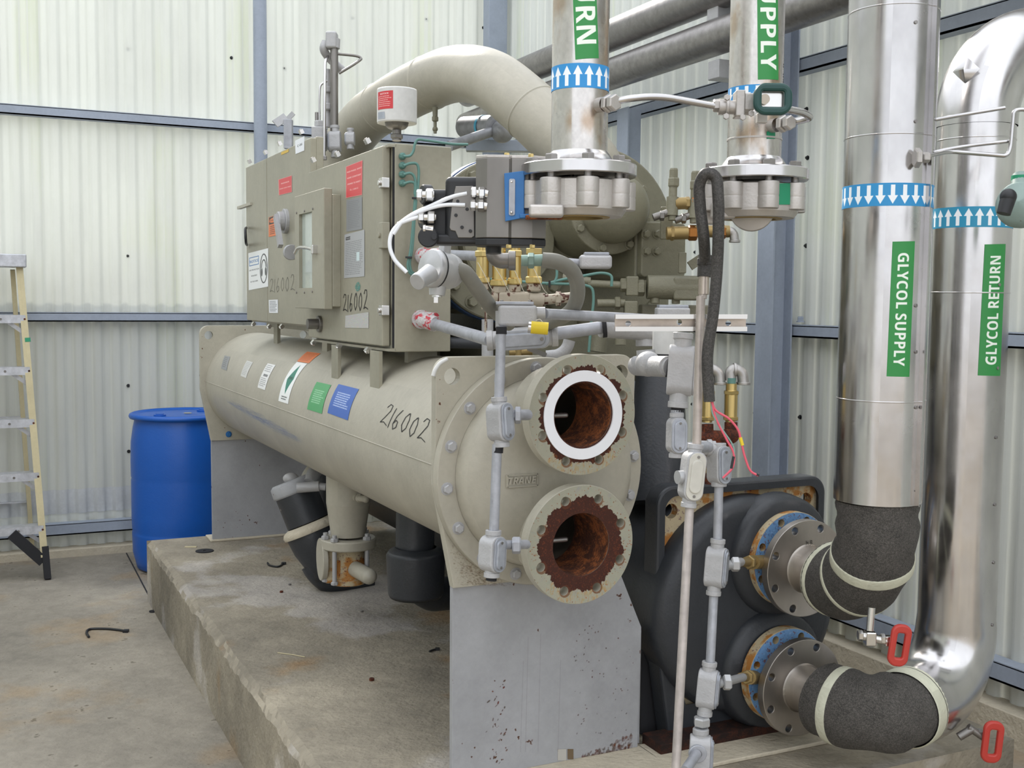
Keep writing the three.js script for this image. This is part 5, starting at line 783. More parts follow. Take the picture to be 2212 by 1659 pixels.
{
  const R = 0.1045, t = thing('glycol_return_line', 'metal-jacketed vertical pipe labelled GLYCOL RETURN beside the side wall', 'pipe', V(GR.x, 0.42, GR.z)), yB = at(2070, 1362, 3.05).y;
  part(t, 'jacket', cyl(V(GR.x, yB, GR.z), V(GR.x, at(2110, 270, 3.05).y, GR.z), R, R, 72), M.stainless, { label: 'bright stainless jacket' });
  const yT = at(2110, 270, 3.05).y;
  { // lobster-back top elbow
    const c = bentCurve([V(GR.x, yT, GR.z), V(GR.x, yT + 0.235, GR.z), V(GR.x + 0.75, yT + 0.245, GR.z + 0.02)], 0.225), P2 = [], T2 = []; for (const [k, s] of c.curves.entries()) { const n = s.isLineCurve3 ? 2 : 20; for (let i = k ? 1 : 0; i <= n; i++) { P2.push(s.getPoint(i / n)); T2.push(s.getTangent(i / n)); } }
    part(t, 'top_elbow', sweep(P2, T2, R * 1.03, 48), M.stainless, { label: 'formed metal elbow cover' });
    const s = surfTube(GR, 'y', R * 1.035), q = s.hit(2083, 150), [pp, nn] = s.put(q[0], q[1], 0.0); part(t, 'dent_patch', new THREE.ConeGeometry(0.036, 0.02, 4).rotateX(Math.PI / 2).applyMatrix4(mtx(...(() => { const f = frame(UP, nn); return [f[0], f[1], f[2]]; })(), pp.addScaledVector(nn, -0.004))), M.stainless, { label: 'dented diamond-shaped metal patch' });
  }
  for (const py of [300, 632]) { const y = at(2100, py, 3.05).y; part(t, 'jacket_seam', lathe(V(GR.x, y, GR.z), UP, [[R, -0.002], [R + 0.0012, -0.0015], [R + 0.0012, 0.0015], [R, 0.002]], 64), M.stainless); }
  for (const py of [615, 795, 945, 1090, 1215, 1350]) { const s = surfTube(GR, 'y', R), q = s.hit(2158 - (py - 615) * 0.02, py), [pp, nn] = s.put(q[0], q[1], 0); part(t, 'rivet', disc(pp, nn, 0.0045, 0.003, 10), M.zinc); }
  part(t, 'label', ...MARK(GR, R, [[2127, 528], [2172, 527], [2160, 812], [2112, 811]], labelTex('GLYCOL RETURN', false, 760, 62, 640)), { keepUV: true, label: 'green GLYCOL RETURN label' });
  part(t, 'arrow_band', band(GR, R + 0.001, at(2090, 492, 3.05).y, at(2090, 448, 3.05).y), printed(arrowTex(1, '#2b8fb4', 24)), { keepUV: true, label: 'blue band of white arrows' });
  // bottom elbow in metal, then foam to the lower nozzle
  const F0 = onZ(1736, 1487, -2.462), corner = V(GR.x, 0.505, GR.z), k2 = V(2.10, 0.51, -2.19);
  const bend = [V(GR.x, yB, GR.z), corner, V(2.27, 0.505, -2.235)];
  const curve = bentCurve(bend, 0.19), P2 = [], T2 = []; for (const [k, s] of curve.curves.entries()) { const n = s.isLineCurve3 ? 4 : 20; for (let i = k ? 1 : 0; i <= n; i++) { P2.push(s.getPoint(i / n)); T2.push(s.getTangent(i / n)); } }
  part(t, 'bottom_elbow', sweep(P2, T2, (u) => R * (1.0 + 0.06 * Math.sin(u * Math.PI)), 48), M.stainless, { label: 'formed metal elbow cover' });
  const c3 = bentCurve([P2[P2.length - 1].clone().addScaledVector(T2[T2.length - 1], -0.03), V(2.12, 0.50, -2.185), V(F0.x, F0.y, F0.z + 0.08)], 0.16), Q = [], U = []; for (const [k, s] of c3.curves.entries()) { const n = s.isLineCurve3 ? 6 : 16; for (let i = k ? 1 : 0; i <= n; i++) { Q.push(s.getPoint(i / n)); U.push(s.getTangent(i / n)); } }
  const fr = 0.103; part(t, 'foam_elbow', [sweep(Q, U, (u) => fr * (1.0 - 0.2 * smooth(0.9, 1, u)) + 0.004 * Math.sin(u * 21) - 0.006 * Math.exp(-((u - 0.3) ** 2) * 900), 44), cyl(Q[0], Q[0].clone().addScaledVector(U[0], 0.003), fr, fr, 40)], M.foam, { label: 'dark grey foam elbow' });
  const tp = (u, w, rr, tilt = V(0, 0, 0)) => { const i = Math.round(u * (Q.length - 1)), ax = U[i].clone().add(tilt).normalize(); return lathe(Q[i].clone().addScaledVector(ax, -w / 2), ax, [[fr * rr - 0.004, -0.003], [fr * rr, 0], [fr * rr, w], [fr * rr - 0.004, w + 0.003]], 44); };
  part(t, 'tape_band', tp(0.18, 0.05, 1.035), M.tape, { label: 'wide cream tape band' });
  part(t, 'tape_band', tp(0.72, 0.026, 1.035), M.tape, { label: 'cream tape band' });
  const p = F0; part(t, 'flange', [flangeRing(V(p.x, p.y, p.z - 0.03), FRONT, 0.1395, 0.026, 0.1205, 0.0112, 0.06), lathe(V(p.x, p.y, p.z - 0.005), FRONT, [[0.072, 0], [0.066, 0.006], [0.061, 0.03], [0.059, 0.12]], 44)], M.stainlessFlange, { label: 'bare stainless flange' });
}
// drain valves with red handles
function drainValve(px, py, d, label, tilt, short) {
  const t = thing('drain_valve', label, 'valve', at(px - 40, py + 30, d)), k = mpp(d), w = (x, y, dd = 0) => at(px + x, py + y, d + dd);
  if (short) part(t, 'body', [cyl(w(-50, -30), w(-12, -4, -0.004), 8 * k, 8 * k, 16), nut(w(-30, -16), RIGHT, 11 * k, 10 * k), cyl(w(-70, -8), w(-40, -26), 9 * k, 9 * k, 14)], M.darkSteel);
  else part(t, 'body', [cyl(w(-86, -20), w(-20, -6), 9 * k, 9 * k, 16), boxAt(w(-62, -14), 22 * k, 30 * k, 26 * k, 3 * k), nut(w(-88, -20), RIGHT, 12 * k, 10 * k), nut(w(-40, -12), RIGHT, 12 * k, 10 * k), boxAt(w(-22, -8), 16 * k, 22 * k, 16 * k, 2 * k), cyl(w(-62, -30), w(-58, -80), 8 * k, 8 * k, 14)], M.chrome);
  const s = roundRect(44 * k, 92 * k, 19 * k); s.holes.push(roundRect(16 * k, 54 * k, 4 * k));
  const x = RIGHT.clone().multiplyScalar(Math.cos(tilt)).addScaledVector(UP, -Math.sin(tilt)), y = UP.clone().multiplyScalar(Math.cos(tilt)).addScaledVector(RIGHT, Math.sin(tilt));
  part(t, 'handle', extrude(s, 12 * k, 4 * k, mtx(x, y, TOCAM, w(0, 0, -0.01))), M.red, { label: 'red oval lever' });
}
drainValve(1941, 1392, 2.79, 'steel drain valve with red handle under the upper foam elbow', 0.12);
drainValve(2141, 1600, 3.06, 'drain valve with red handle by the foot of the return pipe', 0.08, true);
{ // tubing and gauge at the return pipe
  const d = 2.75, k = mpp(d), t = thing('sensing_tube', 'thin bent steel tubing crossing the glycol return pipe', 'tubing', at(1990, 340, d));
  part(t, 'tube', pipe([at(1990, 340, d - 0.04), at(2050, 327, d), at(2176, 337, d), at(2183, 320, d), at(2190, 240, d), at(2204, 236, d), at(2250, 240, d)], 0.0052, 0.02, 12), M.stainless);
  part(t, 'tube', tube([at(2012, 260, d + 0.02), at(2080, 248, d + 0.01), at(2170, 233, d + 0.01)], 0.0045, 10), M.stainless);
  part(t, 'tube', tube([at(2005, 331, d + 0.02), at(2080, 317, d + 0.01), at(2180, 305, d + 0.01)], 0.0045, 10), M.stainless);
  part(t, 'fitting', [nut(at(1975, 341, d - 0.05), RIGHT, 0.024, 0.014), nut(at(1992, 340, d - 0.04), RIGHT, 0.013, 0.018)], M.stainlessRough);
  const g = thing('pressure_gauge', 'green and grey gauge body at the edge beside the return pipe', 'gauge', at(2205, 440, 2.6));
  part(g, 'case', [lathe(at(2205, 442, 2.6), V(-0.75, 0.1, 0.5).normalize(), [[0, -0.03], [0.05, -0.03], [0.055, 0.0], [0.045, 0.03], [0, 0.04]], 32), cyl(at(2205, 380, 2.62), at(2206, 420, 2.6), 0.02, 0.025, 18)], S({ color: '#8fa39f', roughness: 0.4, map: tChip }));
  part(g, 'sleeve', [cyl(at(2178, 428, 2.5), at(2168, 462, 2.5), 0.017, 0.015, 16), ball(at(2178, 425, 2.5), 0.018)], M.black);
  part(g, 'paint_patch', ring(at(2205, 396, 2.615), UP, 0.02, 0.0215, 0.018, 20), M.greenPaint);
}

// ================================================================ conduit runs in front of the machine
const seg = (a, b, r, n = 18) => cyl(at(...a), at(...b), r, r, n);
{ // probe conduit on the condenser end
  const t = thing('probe_conduit', 'grey conduit with two cover boxes running down the condenser end', 'conduit', at(1062, 1252, 2.62)), r = 0.0115;
  const d = 2.58;
  conduitBody(t, at(1078, 858, d), at(1084, 965, d), 0.0165, V(0.35, 0, 1).normalize(), { w: 0.05, dep: 0.045, bodyShare: 0.78, cover: 0.72 });
  conduitBody(t, at(1066, 1146, d), at(1062, 1246, d), 0.0165, V(0.35, 0, 1).normalize(), { w: 0.05, dep: 0.045, bodyShare: 0.78, cover: 0.72 });
  pieces(t, 'conduit', [seg([1083, 705, d], [1078, 862, d], r), seg([1074, 960, d], [1067, 1150, d], r)], M.galv);
  pieces(t, 'probe_fitting', [[seg([1100, 897, d], [1140, 896, d + 0.08], 0.013), nut(at(1112, 897, d + 0.01), RIGHT, 0.02, 0.014)], [seg([1088, 1177, d], [1138, 1176, d + 0.08], 0.011), nut(at(1106, 1178, d + 0.02), RIGHT, 0.02, 0.02)]], M.galv);
  pieces(t, 'thread', [seg([1083, 706, d], [1083, 722, d], 0.0125), seg([1076, 965, d], [1075, 978, d], 0.0125), seg([1062, 1244, d], [1061, 1254, d], 0.0125)], M.blackMatt, { label: 'dark sealed pipe thread' });
}
{ // upper cross conduit
  const d = 2.6, t = thing('cross_conduit', 'grey horizontal conduit with a capped elbow box above the condenser end', 'conduit', at(1130, 705, d)), k = mpp(d);
  const b = part(t, 'elbow_box', [boxAt(at(1118, 682, d), 84 * k, 46 * k, 44 * k, 8 * k), cyl(at(1083, 672, d), at(1083, 708, d), 13 * k, 13 * k, 20), cyl(at(1150, 678, d), at(1178, 677, d), 15 * k, 14 * k, 20)], M.castAlu);
  part(b, 'cap', [boxAt(at(1112, 655, d), 82 * k, 7 * k, 40 * k, 2 * k)], M.cover); for (const x of [1084, 1144]) part(b, 'screw', disc(at(x, 651, d - 0.01), UP, 0.004, 0.003, 8), M.zinc);
  part(t, 'conduit', seg([1176, 678, d], [1420, 690, d + 0.35], 0.0125), M.galv);
  const e = part(t, 'junction_box', [boxAt(at(1452, 676, d + 0.5), 84 * k, 26 * k, 60 * k, 4 * k)], M.castAlu); part(e, 'cap', boxAt(at(1453, 662, d + 0.5), 76 * k, 8 * k, 50 * k, 2 * k), M.cover);
}
{ // lower cross conduit from the control cabinet
  const t = thing('cabinet_conduit', 'long grey conduit sloping from the control cabinet to the oil fittings', 'conduit', at(1100, 740, 2.95)), r = 0.0165;
  const d0 = depthOf(onZ(925, 694, CZ + 0.05)), d1 = 2.85;
  part(t, 'hub', [seg([912, 691, d0], [940, 700, d0 - 0.03], 0.024)], M.sealant, { label: 'hub smeared with red sealant' });
  pieces(t, 'conduit', [seg([938, 700, d0 - 0.03], [1060, 735, d1], r), seg([1190, 722, d1], [1310, 706, d1 + 0.05], r)], M.galv);
  conduitBody(t, at(1052, 736, d1), at(1204, 726, d1), 0.023, TOCAM.clone().addScaledVector(UP, -0.1).normalize(), { w: 0.052, dep: 0.05, bodyShare: 0.8, cover: 0.92 });
  part(t, 'tee', [seg([1298, 707, d1 + 0.05], [1420, 716, d1 + 0.1], 0.026), ball(at(1394, 716, d1 + 0.1), 0.032), seg([1393, 716, d1 + 0.1], [1393, 748, d1 + 0.1], 0.024)], M.castAlu);
  part(t, 'thread', [seg([1300, 707, d1 + 0.048], [1309, 706, d1 + 0.048], 0.0275)], M.blackMatt);
}
{ // upper cabinet conduit behind the silver head
  const d0 = depthOf(onZ(915, 553, CZ + 0.05)), t = thing('thin_conduit', 'thin grey conduit from the cabinet to a small pull box', 'conduit', at(1100, 560, 3.2));
  part(t, 'hub', seg([912, 553, d0], [960, 548, d0 - 0.06], 0.02), M.sealant);
  pieces(t, 'conduit', [seg([950, 549, d0 - 0.05], [1050, 554, 3.1], 0.014), seg([1150, 560, 3.1], [1252, 568, 3.15], 0.011)], M.galv);
  const b = part(t, 'pull_box', boxAt(at(1286, 566, 3.15), 70 * mpp(3.15), 30 * mpp(3.15), 0.05, 0.01), M.castAlu); part(b, 'cap', boxAt(at(1288, 549, 3.15), 54 * mpp(3.15), 7 * mpp(3.15), 0.045, 0.003), M.cover);
}
{ // silver terminal head
  const d = 2.55, k = mpp(d), t = thing('terminal_head', 'silver cast terminal head with a round screwed lid and spout', 'junction box', at(940, 655, d)), ax = V().addScaledVector(RIGHT, -0.72).addScaledVector(TOCAM, 0.68).addScaledVector(UP, 0.12).normalize();
  const c = at(952, 583, d);
  part(t, 'body', [lathe(c, ax, [[0, -0.05], [30 * k, -0.045], [39 * k, -0.02], [40 * k, 0.01], [41 * k, 0.014]], 40), cyl(at(958, 560, d), at(962, 528, d), 14 * k, 13 * k, 24), cyl(at(946, 610, d), at(944, 638, d), 20 * k, 17 * k, 24), cyl(at(965, 590, d), at(996, 582, d), 18 * k, 16 * k, 24), ball(c.clone().addScaledVector(ax, -0.02), 39 * k)], M.silver);
  part(t, 'lid', lathe(c.clone().addScaledVector(ax, 0.014), ax, [[38 * k, 0], [42 * k, 0.003], [42 * k, 0.012], [38 * k, 0.02], [0, 0.026]], 40), M.silver);
  part(t, 'lid_seam', lathe(c.clone().addScaledVector(ax, 0.0125), ax, [[41.5 * k, 0], [41.5 * k, 0.003]], 40), M.black);
  part(t, 'spout', [cyl(at(930, 590, d - 0.06), at(906, 606, d - 0.09), 20 * k, 17 * k, 24), disc(at(907, 605, d - 0.09), at(900, 610, d - 0.1).sub(at(907, 605, d - 0.09)).normalize(), 18 * k, 0.012, 24)], M.silver);
  part(t, 'drain_fitting', [cyl(at(944, 636, d), at(944, 642, d), 11 * k, 11 * k, 16), boxAt(at(942, 648, d - 0.01), 10 * k, 14 * k, 10 * k, 1 * k)], M.chrome);
  part(t, 'flex_nipple', [nut(at(982, 582, d), RIGHT, 17 * k, 8 * k)], M.teal);
  const f = thing('flex_conduit', 'grey ribbed flexible conduit dropping from the silver head', 'conduit', at(1060, 680, d));
  part(f, 'hose', tube([at(986, 581, d), at(1004, 588, d), at(1030, 622, d + 0.02), at(1058, 660, d + 0.08), at(1100, 700, d + 0.2)], 16.5 * k, 16, 60), M.flexGrey);
  const d2 = 2.62, k2 = mpp(d2), f2 = thing('flex_conduit', 'brown-stained braided flexible conduit curling round the brass valves', 'conduit', at(1200, 720, d2));
  part(f2, 'hose', tube([at(1172, 562, d2), at(1205, 566, d2), at(1236, 586, d2 + 0.02), at(1248, 625, d2 + 0.05), at(1236, 668, d2 + 0.1), at(1190, 695, d2 + 0.2), at(1150, 705, d2 + 0.28)], 17 * k2, 16, 70), M.flexGrey);
  part(f2, 'fitting', [cyl(at(1126, 563, d2), at(1172, 562, d2), 12 * k2, 13 * k2, 20), nut(at(1140, 563, d2), RIGHT, 17 * k2, 14 * k2)], S({ color: '#8ba39c', roughness: 0.5, metalness: 0.4, map: tChip }));
  part(f2, 'elbow', [...pipe([at(1066, 545, d2), at(1068, 564, d2), at(1110, 563, d2)], 17 * k2, 0.02, 20), ring(at(1098, 563, d2), RIGHT, 12 * k2, 21 * k2, 16 * k2, 20)], M.darkSteel);
}
// brass relief valves on a rusty manifold
M.manifold = S({ color: '#b5aa98', roughness: 0.6, map: dataTex(512, (x, y, i, c) => { const v = 0.92 + (N1[i] - 0.5) * 0.2, s = smooth(0.56, 0.62, N3[i] * 0.6 + N2[i] * 0.4); c[0] = v * (1 - s) + s * 0.4; c[1] = v * (1 - s) + s * 0.2; c[2] = v * (1 - s) + s * 0.13; }, true, 5) });
{
  const d = 2.9, k = mpp(d), m = thing('relief_manifold', 'rust-stained pipe manifold under the brass relief valves', 'manifold', at(1110, 660, d));
  part(m, 'header', [cyl(at(1062, 640, d), at(1176, 648, d), 15 * k, 15 * k, 22), boxAt(at(1110, 646, d), 70 * k, 30 * k, 34 * k, 6 * k), cyl(at(1170, 648, d), at(1236, 642, d - 0.02), 11 * k, 11 * k, 18), nut(at(1200, 645, d - 0.01), RIGHT, 16 * k, 12 * k), cyl(at(1048, 640, d), at(1046, 668, d), 10 * k, 6 * k, 14), cyl(at(1050, 655, d), at(1049, 740, d), 3 * k, 3 * k, 8)], M.manifold);
  const valve = (px, top, bot, r, label) => {
    const t = thing('relief_valve', label, 'valve', at(px, bot, d), 'brass relief valves above the manifold'), H = at(px, top, d).y - at(px, bot, d).y, o = at(px, bot, d);
    part(t, 'body', lathe(o, UP, sharp([[0, H * 0.18], [r * 0.92, H * 0.2], [r * 0.92, H * 0.76], [r * 0.8, H * 0.8], [r * 0.8, H], [0, H]]), 28), M.brass);
    part(t, 'nut', nut(o.clone().add(V(0, H * 0.16, 0)), UP, r * 1.25, H * 0.14), M.brass); part(t, 'nut', nut(o.clone().add(V(0, H * 0.72, 0)), UP, r * 1.2, H * 0.14), M.brass);
    part(t, 'base', nut(o, UP, r * 1.05, H * 0.16), M.manifold, { label: 'rusty steel base nut' });
    part(t, 'seal_wire', tube([o.clone().add(V(-r * 1.2, H * 0.6, r)), o.clone().add(V(-r * 0.2, H * 0.3, r * 1.5)), o.clone().add(V(r * 0.7, H * 0.05, r * 1.5)), o.clone().add(V(r * 1.5, -H * 0.05, r * 1.2))], 0.0009, 5), M.twine);
  };
  valve(1042, 528, 628, 15 * k, 'brass relief valve nearest the control cabinet on the manifold');
  valve(1078, 535, 634, 17 * k, 'brass relief valve partly behind the grey elbow on the manifold');
  valve(1112, 526, 632, 14 * k, 'brass relief valve in the middle of the rusty manifold');
  valve(1153, 520, 630, 16 * k, 'brass relief valve at the braided hose end of the manifold');
}
// teal copper capillary lines
{
  const t = thing('capillary_lines', 'thin teal-painted copper lines from the cabinet side to the head', 'tubing', onZ(884, 590, CZ + 0.05)), w = (x, y, l = 0.03) => onZ(x, y, CZ + l);
  part(t, 'line', tube([w(872, 338), w(886, 336), w(893, 326), w(896, 312), w(902, 302), w(920, 303), w(975, 311), w(1010, 312)], 0.0042, 8), M.teal);
  part(t, 'line', tube([w(872, 358), w(886, 353), w(900, 354), w(904, 364), w(903, 400), w(897, 450), w(890, 540), w(885, 570), w(890, 588), w(905, 595)], 0.0045, 8), M.teal);
  part(t, 'line', tube([w(872, 377), w(886, 374), w(894, 380), w(898, 400), w(895, 450), w(887, 540), w(881, 575), w(886, 590), w(905, 598)], 0.0045, 8), M.teal);
  part(t, 'line', tube([w(872, 397), w(886, 393), w(895, 396), w(896, 420)], 0.0042, 8), M.teal);
  for (const [x, y] of [[897, 428], [883, 556]]) part(t, 'cable_tie', boxAt(w(x, y, 0.032), 0.02, 0.006, 0.014, 0.001), M.black);
  const d = 3.35, l = (a, name) => part(t2, name, tube(a.map(([x, y]) => at(x, y, d)), 0.0042, 8), M.teal), t2 = thing('capillary_lines', 'thin teal copper lines looping below the compressor cover', 'tubing', at(1270, 640, d));
  l([[980, 598], [1040, 602], [1180, 612], [1262, 616], [1278, 622], [1282, 640], [1277, 700], [1272, 760]], 'line'); l([[1180, 614], [1206, 606], [1260, 596], [1302, 590], [1320, 596], [1321, 618]], 'line'); l([[1203, 580], [1202, 600], [1196, 612]], 'line');
  part(t2, 'cable_tie', boxAt(at(1187, 613, d - 0.01), 0.006, 0.02, 0.014, 0.001), M.black);
}
{ // yellow tagged capacitor on the flex conduit
  const d = 2.55, k = mpp(d), t = thing('wire_tag', 'yellow printed sleeve on a copper tube end', 'tag', at(1165, 715, d));
  part(t, 'tube_end', cyl(at(1141, 706, d), at(1150, 707, d), 13 * k, 13 * k, 20), M.chrome);
  const c = cyl(at(1147, 707, d), at(1184, 710, d), 13.5 * k, 13.5 * k, 24);
  part(t, 'sleeve', c, M.yellow);
  part(t, 'string', tube([at(1172, 696, d), at(1166, 690, d), at(1158, 692, d)], 0.0009, 5), M.twine);
}
// right-hand group: unistrut, hose, conduits
const DR = 2.32;
{
  const d = DR + 0.03, k = mpp(d), t = thing('strut_channel', 'short shiny steel strut channel clamped across the conduit', 'channel', at(1470, 696, d)), a = at(1328, 697, d), b = at(1611, 697, d + 0.0), f = frame(b.clone().sub(a), TOCAM), L = a.distanceTo(b), mid = a.clone().add(b).multiplyScalar(0.5), G = (x, z, w, h) => new THREE.BoxGeometry(w, L, h).applyMatrix4(mtx(...f, mid.clone().addScaledVector(f[0], x).addScaledVector(f[2], z)));
  const back = cut(G(0, 0, 0.034, 0.003), [[1357, 699], [1467, 696], [1573, 698]].map(([x, y]) => { const p = at(x, y, d); return cyl(p.clone().addScaledVector(f[2], -0.02), p.clone().addScaledVector(f[2], 0.02), 0.006, 0.006, 16); }));
  part(t, 'web', back, M.strut); part(t, 'flange_lip', [G(0.016, 0.007, 0.003, 0.016), G(0.0125, 0.014, 0.009, 0.003)], M.chrome); part(t, 'flange_lip', [G(-0.016, 0.007, 0.003, 0.016), G(-0.0125, 0.014, 0.009, 0.003)], M.chrome);
  part(t, 'clamp', [boxAt(at(1509, 697, d - 0.02), 14 * k, 36 * k, 10 * k, 2 * k), disc(at(1506, 697, d - 0.025), TOCAM, 5 * k, 6 * k, 12)], M.zinc);
}
{
  const d = DR, t = thing('long_conduit', 'long bare conduit from the black hose down past the evaporator', 'conduit', at(1462, 1659, d)), r = 0.0092;
  pieces(t, 'upper_conduit', [seg([1521, 596, d], [1518, 645, d], 0.0085), seg([1514, 640, d], [1505, 965, d], r)], S({ color: '#c9beb4', roughness: 0.45, metalness: 0.5, map: tGalv }));
  part(t, 'coupling', [seg([1521, 594, d], [1520, 636, d], 0.0112)], M.strut);
  part(t, 'hose_connector', [seg([1524, 552, d], [1522, 598, d], 0.0155), nut(at(1523, 574, d), UP, 0.0185, 0.016)], M.hose);
  conduitBody(t, at(1503, 960, d), at(1487, 1095, d), 0.0145, V(-0.25, 0, 1).normalize(), { w: 0.042, dep: 0.042, bodyShare: 0.78, cover: 0.86, gasket: true, coverMat: S({ color: '#cfccc4', roughness: 0.5, map: tPaint }) });
  part(t, 'side_hub', [cyl(at(1488, 1030, d), at(1463, 1031, d - 0.01), 0.014, 0.014, 20)], M.silver);
  part(t, 'lower_conduit', [seg([1490, 1090, d], [1458, 1700, d - 0.06], r)], S({ color: '#c6bdb6', roughness: 0.5, metalness: 0.4, map: tGalv }));
  const h = thing('black_hose', 'black flexible conduit looped over the valve and hanging cut open', 'hose', at(1530, 860, d - 0.05)), k = mpp(d - 0.06), e = d - 0.06;
  part(h, 'hose', tube([at(1523, 560, e + 0.04), at(1520, 510, e), at(1512, 440, e - 0.01), at(1512, 395, e - 0.02), at(1526, 374, e - 0.03), at(1545, 382, e - 0.03), at(1551, 420, e - 0.03), at(1552, 490, e - 0.02), at(1549, 580, e), at(1540, 680, e + 0.01), at(1528, 770, e + 0.02), at(1532, 866, e + 0.03)], 12.5 * k, 18, 130), M.hose);
  const w = thing('cut_wires', 'red and green wires hanging from the cut hose end', 'wire', at(1580, 1030, e)), ww = (p, m, r = 0.0024) => part(w, 'wire', tube(p.map(([x, y, z = 0]) => at(x, y, e + 0.03 + z)), r, 7, 50), m);
  ww([[1535, 860], [1545, 900], [1570, 950], [1585, 980], [1582, 1010], [1562, 1032]], M.pinkWire); ww([[1536, 862], [1540, 895], [1562, 930], [1584, 965], [1586, 985], [1580, 1004]], S({ color: '#7c9a92', roughness: 0.5 }), 0.0018);
  ww([[1536, 860], [1545, 885], [1575, 905], [1595, 930], [1600, 950], [1610, 990], [1622, 1018], [1637, 1027]], M.pinkWire);
  part(w, 'marker_sleeve', [cyl(at(1599, 945, e + 0.03), at(1604, 962, e + 0.03), 0.0036, 0.0036, 10)], M.yellow); part(w, 'marker_sleeve', [cyl(at(1585, 986, e + 0.03), at(1580, 1012, e + 0.03), 0.003, 0.003, 10)], M.black); part(w, 'tip', cyl(at(1634, 1025, e + 0.03), at(1640, 1026, e + 0.03), 0.003, 0.003, 8), M.black);
}
{ // big cast fitting and conduit bodies left of the long conduit
  const d = 2.5, t = thing('seal_conduit', 'large grey cast conduit fitting hanging beside the white oil filter', 'conduit', at(1460, 980, d));
  conduitBody(t, at(1476, 720, d), at(1464, 880, d), 0.02, RIGHT.clone().addScaledVector(TOCAM, 0.15).normalize(), { w: 0.058, dep: 0.056, bodyShare: 0.68, coverMat: M.castAlu, cover: 0.8 });
  part(t, 'elbow', [seg([1376, 790, d + 0.2], [1445, 792, d + 0.02], 0.024), ball(at(1400, 786, d + 0.12), 0.03), seg([1395, 756, d + 0.14], [1397, 785, d + 0.14], 0.022), seg([1432, 792, d + 0.04], [1448, 793, d + 0.02], 0.021)], M.castAlu);
  pieces(t, 'thread', [seg([1441, 792, d + 0.02], [1446, 793, d + 0.02], 0.0235), seg([1464, 880, d], [1463, 890, d], 0.0145)], M.blackMatt);
  part(t, 'nipple', seg([1463, 886, d], [1462, 910, d], 0.0145), M.galv);
  conduitBody(t, at(1462, 893, d), at(1460, 988, d), 0.014, V(-0.2, 0, 1).normalize(), { w: 0.038, dep: 0.034, bodyShare: 0.82, cover: 0.95 });
  part(t, 'link', [seg([1470, 968, d + 0.01], [1530, 966, d + 0.15], 0.013)], M.galv);
  const d2 = 2.78, t2 = thing('evaporator_conduit', 'grey conduit with three cover boxes running down the evaporator front', 'conduit', at(1510, 1659, d2));
  conduitBody(t2, at(1552, 958, d2), at(1553, 1050, d2), 0.017, V(0.1, 0, 1).normalize(), { w: 0.046, dep: 0.042, bodyShare: 0.9, cover: 0.85 });
  part(t2, 'elbow', [seg([1505, 967, d2], [1545, 968, d2], 0.018), ring(at(1527, 967, d2), RIGHT, 0.012, 0.021, 0.012, 18)], M.castAlu);
  const c1 = conduitBody(t2, at(1551, 1165, d2), at(1541, 1285, d2), 0.0165, V(0.62, 0, 0.75).normalize(), { w: 0.05, dep: 0.045, bodyShare: 0.72, cover: 0.78 });
  conduitBody(t2, at(1533, 1430, d2 - 0.02), at(1522, 1545, d2 - 0.02), 0.0165, V(0.72, 0, 0.68).normalize(), { w: 0.05, dep: 0.045, bodyShare: 0.72, cover: 0.78 });
  conduitBody(t2, at(1514, 1575, d2 - 0.04), at(1508, 1700, d2 - 0.04), 0.0175, V(0.8, 0, 0.55).normalize(), { w: 0.052, dep: 0.05, bodyShare: 0.8, cover: 0.8 });
  pieces(t2, 'conduit', [seg([1553, 1045, d2], [1550, 1170, d2], 0.0112), seg([1542, 1280, d2], [1534, 1435, d2 - 0.02], 0.0112), seg([1519, 1540, d2 - 0.02], [1516, 1570, d2 - 0.03], 0.0115)], M.galv);
  pieces(t2, 'union', [nut(at(1516, 1568, d2 - 0.03), UP, 0.021, 0.022), nut(at(1515, 1580, d2 - 0.03), UP, 0.019, 0.01)], M.silver);
  part(t2, 'branch', [seg([1505, 1628, d2 - 0.07], [1480, 1665, d2 - 0.14], 0.012), ring(at(1506, 1626, d2 - 0.06), TOCAM, 0.01, 0.022, 0.01, 18)], M.galv);
  pieces(t2, 'probe_lead', [[seg([1560, 1225, d2], [1600, 1214, d2 + 0.28], 0.012), nut(at(1580, 1219, d2 + 0.1), RIGHT, 0.019, 0.02)], [seg([1548, 1478, d2], [1605, 1463, d2 + 0.28], 0.011), nut(at(1562, 1474, d2 + 0.04), RIGHT, 0.02, 0.02)]], M.silver);
}
{ // white oil filter
  const d = 2.74, k = mpp(d), t = thing('oil_filter', 'white spin-on oil filter with black print behind the strut', 'filter', at(1438, 768, d)), o = at(1436, 770, d);
  part(t, 'can', lathe(o, UP, [[0, 0], [24 * k, 0], [27 * k, 4 * k], [27 * k, 78 * k], [20 * k, 86 * k], [0, 86 * k]], 32), M.whitePaint);
  part(t, 'print', patch(surfTube(o, 'y', 27 * k), rect(1413, 720, 1448, 752), 6, 4, 0.0008), inked(canvasTex(128, 128, (c) => { scribbleRows(c, 8, 70, 8, 30, 1, '#33363c', 1, 2); scribbleRows(c, 8, 118, 44, 62, 1, '#4b4e54', 0.9, 3); scribbleRows(c, 8, 110, 78, 124, 3, '#6b6e74', 0.5, 4); })), { keepUV: true });
  part(t, 'band', ring(at(1436, 768, d), UP, 26 * k, 28 * k, 4 * k, 28), M.black);
}
